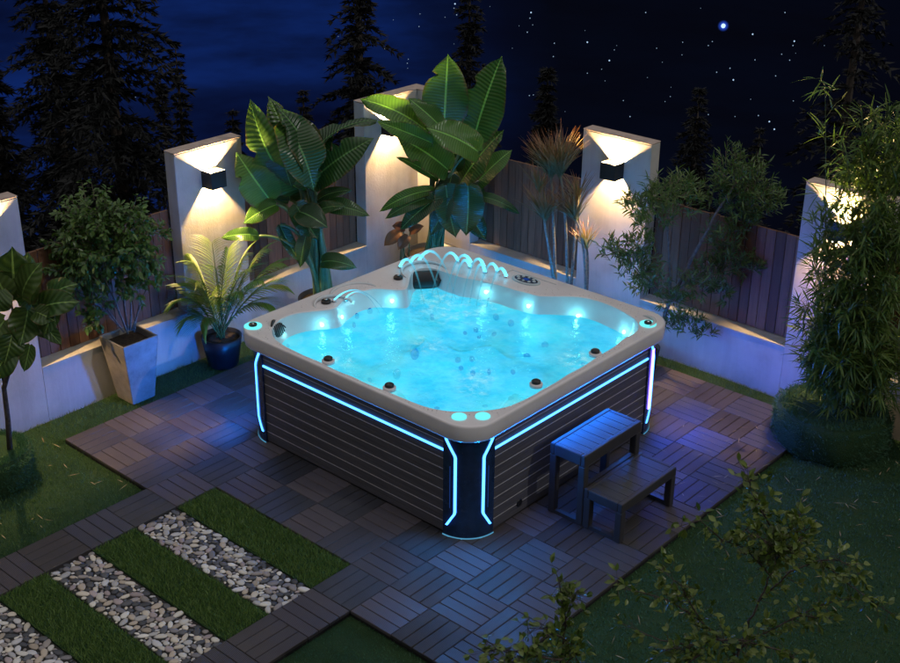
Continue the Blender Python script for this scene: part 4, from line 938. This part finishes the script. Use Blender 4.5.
# ------------------------------------------------------------------ conifers on the hillside
def conifer(px, top, dist, width, label, height=12.0, seed=0, ragged=1.0):
    """dist: metres beyond the camera on level; stands on the falling hillside"""
    R_ = random.Random(seed)
    p = CP + Vector(ray(px, top))*(dist/ray(px, top).dot(FH)); g = gz(p.x, p.y)-.3
    base = Vector((p.x, p.y, g)); H = p.z-g; root = thing('conifer', label, 'tree', base, 'conifers on the hillside beyond the walls'); m, tr = MB(), MB()
    tr.tube([base, base+Vector((0, 0, H*.6)), base+Vector((0, 0, H))], [.03*width+.06, .02*width+.04, .01], 8); tr.build('trunk', 'bark_dark', root)
    vis = min(H, 9.0); z = 0.0; step = .16+.02*width
    while z < vis:
        rad = width*(.06+min(1, (z/height))**.8)*R_.uniform(.55, 1.15); nb = R_.randint(4, 7)
        for _ in range(nb):
            a = R_.random()*2*PI; L = rad*R_.uniform(.6, 1.1); d = Vector((math.cos(a), math.sin(a), 0)); o = base+Vector((0, 0, H-z)); K = max(3, int(L/.10)); sd = Vector((-d.y, d.x, 0))
            for k in range(K+1):
                t = k/K; c = o+d*L*t+Vector((0, 0, -.28*L*t*t*1.6+.06*L*t)); w = L*.22*(1-t*.75)+.03
                for _ in range(13 if width > 1 else 6):
                    s_ = R_.uniform(-1, 1); q = c+sd*w*s_; e = q+(d*R_.uniform(.2, 1)+sd*s_+Vector((0, 0, R_.uniform(-.9, .25)))).normalized()*R_.uniform(.07, .2)*(1 if width > 1 else .8)
                    sp = Vector((R_.gauss(0, 1), R_.gauss(0, 1), R_.gauss(0, 1))).normalized()*.030; b = len(m.v); m.v += [tuple(q-sp), tuple(q+sp), tuple(e)]; m.face((b, b+1, b+2), None, (R_.random(),)*3)
        z += step*R_.uniform(.7, 1.3)
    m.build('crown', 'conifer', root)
conifer(82, -190, 19, 1.7, 'largest dark conifer filling the upper left of the photo', 6.0, 1)
conifer(30, -120, 22, 1.5, 'dark conifer behind and left of the largest one', 6.5, 11)
conifer(-12, 60, 20, 1.2, 'dark conifer cut off by the left edge', 6.0, 2)
conifer(175, 44, 26, .55, 'slender pointed spruce left of the first lit pillar, taller of two', 5.0, 3)
conifer(160, 76, 27, .5, 'slender pointed spruce left of the first lit pillar, shorter of two', 5.0, 4)
conifer(232, 112, 26, .6, 'small spruce top just right of the first lit pillar', 5.0, 5)
conifer(356, -90, 24, 1.4, 'tall dim conifer above the corner pillar', 7.0, 6)
conifer(303, 92, 26, .7, 'small conifer left of the tall dim one', 5.0, 7)
conifer(470, -20, 30, 1.4, 'dim conifer behind the two upright banana leaves', 7.0, 8)
conifer(548, 70, 28, 1.1, 'dim conifer behind the dracaena', 6.0, 9)
conifer(700, 90, 30, 1.2, 'dim conifer behind the narrow leaved tree', 6.0, 10)
conifer(885, -160, 18, 1.0, 'dark conifer in the upper right corner', 6.0, 12)
conifer(760, 130, 27, .8, 'low dim conifer left of the bamboo', 5.0, 13)

# ------------------------------------------------------------------ stars
SB = [(465,12),(462,25),(570,20),(693,38),(690,55),(698,75),(682,97),(657,78),(360,42),(280,60),(357,80),(115,110),(253,147),(203,205),(243,208),(325,178),(322,190),(323,205),(462,132),(498,120),(510,155),(637,145),(763,130),(760,170),(862,127),(855,92),(862,220),(728,266),(725,283),(700,285),(688,287),(727,295),(795,335),(715,347),(470,45),(435,52)]
SCx = [(137,38),(302,25),(555,38),(458,103),(50,137),(43,150),(28,182),(15,243),(5,208),(170,145),(142,233),(248,127),(246,165),(325,137),(337,125),(583,124),(579,137),(587,160),(545,163),(569,181),(350,217),(390,205),(400,240),(527,228),(452,298),(580,303),(213,262),(211,290),(195,305),(70,302),(90,350),(325,344),(405,350),(475,347),(508,365),(523,388),(276,437),(833,320),(760,115),(673,137),(187,187),(465,180)]
big_ = {(693,38), (583,124), (508,365), (523,388), (458,103), (510,155), (465,12), (862,127), (28,182), (400,240)}
m = MB()
def star(px, py, r):
    c = CP+ray(px, py).normalized()*400; m.lathe([(.02, -r), (r*.7, -r*.7), (r, 0), (r*.7, r*.7), (.02, r)], c, 8)
    k = min(1, r/.30)**1.5; n_ = 8*4+2
    for fi in range(len(m.c)-n_, len(m.c)): m.c[fi] = (k,)*3
for l_, ox in ((SB, 300), (SCx, 600), ([(462,35),(432,220),(407,291),(270,50)], 0)):
    for q in l_: star(ox+q[0]/3, q[1]/3, .23 if q in big_ else random.uniform(.10, .17))
star(723.3, 26, .7)
for _ in range(500):                                     # the rest of the sky
    d = rdir()
    if d.z < -.1 or d.dot(Fw) > .88: continue
    c = CP+d*400; m.lathe([(.02, -.2), (.2, 0), (.02, .2)], c, 6)
    for fi in range(len(m.c)-14, len(m.c)): m.c[fi] = (.5,)*3
n = NT('starlight'); a_ = n.n('ShaderNodeAttribute', attribute_name='tint').outputs['Fac']; e = n.n('ShaderNodeEmission'); e.inputs[0].default_value = (.5, .72, 1, 1); n.l(n.math('MULTIPLY', a_, 1.5), e.inputs[1]); MATS['star'] = n.done(e)
tag(m.build('stars', 'star'), 'small white and blue stars scattered over the night sky', 'stars', kind='stuff')

# ------------------------------------------------------------------ night sky
w = bpy.data.worlds.new('World'); sc.world = w; w.use_nodes = True; t = w.node_tree; t.nodes.clear()
class W_(NT):
    def __init__(s): s.t = t; s.out = t.nodes.new('ShaderNodeOutputWorld')
q = W_(); dirn = q.coord('Generated')
sp = q.n('ShaderNodeSeparateXYZ'); q.l(dirn, sp.inputs[0])
mp = q.n('ShaderNodeMapping'); mp.inputs['Scale'].default_value = (2.6, 2.6, 11); mp.inputs['Rotation'].default_value = (.10, .06, 0); q.l(dirn, mp.inputs[0])
cln = q.noise(1.6, 7, .55, mp.outputs[0])
def dotd(px, py):
    d = ray(px, py).normalized(); v = q.n('ShaderNodeVectorMath', operation='DOT_PRODUCT'); q.l(dirn, v.inputs[0]); v.inputs[1].default_value = d; return v.outputs['Value']
leftm = q.ramp(dotd(120, 130), [(.955, (0, 0, 0)), (.997, (1, 1, 1))])
leftm2 = q.ramp(dotd(330, 80), [(.985, (0, 0, 0)), (1.0, (.35, .35, .35))])
mask = q.math('ADD', leftm, leftm2, clamp=True)
cc = q.ramp(cln, [(.30, (.0016, .0030, .016)), (.48, (.0028, .0085, .050)), (.62, (.0042, .018, .118)), (.8, (.009, .040, .21))])
dark = q.ramp(q.noise(2.2, 5, .6, mp.outputs[0]), [(.3, (.0014, .0017, .0045)), (.7, (.0016, .0028, .0085))])
base = q.mixc(mask, dark, cc)
sg = q.math('POWER', q.math('SUBTRACT', 1.0, q.math('MULTIPLY', q.math('SUBTRACT', 1.0, dotd(723.3, 26)), 1/.000010), clamp=True), 2.0)
star_g = q.mixc(sg, (0, 0, 0), (.03, .10, .75))
base = q.mixc(1.0, base, star_g, 'ADD')
hz = q.ramp(sp.outputs[2], [(.05, (0, 0, 0)), (.45, (.27, .27, .27)), (.95, (1, 1, 1))])      # unseen high sky, brightened as added ambient fill
base = q.mixc(hz, base, (.62, .60, .61))
bg = q.n('ShaderNodeBackground'); q.l(base, bg.inputs[0]); bg.inputs[1].default_value = 1.0; q.l(bg.outputs[0], q.out.inputs[0])
# moonlight
sun = light('moon_light', 'SUN', (3, -1, 6), .40, (1.0, .98, .94), angle=math.radians(.8))
sun.rotation_euler = Vector((-.83, -.15, -.53)).to_track_quat('-Z', 'Y').to_euler()

sc.view_settings.view_transform = 'Standard'; sc.view_settings.look = 'None'; sc.view_settings.exposure = 0
sc.cycles.use_denoising = True; sc.cycles.sample_clamp_indirect = 4; sc.cycles.max_bounces = 8; sc.cycles.transparent_max_bounces = 16
for lo in sc.objects:
    if lo.type == 'LIGHT': lo['kind'] = 'structure' if lo.parent is None else lo.get('kind', 'structure')
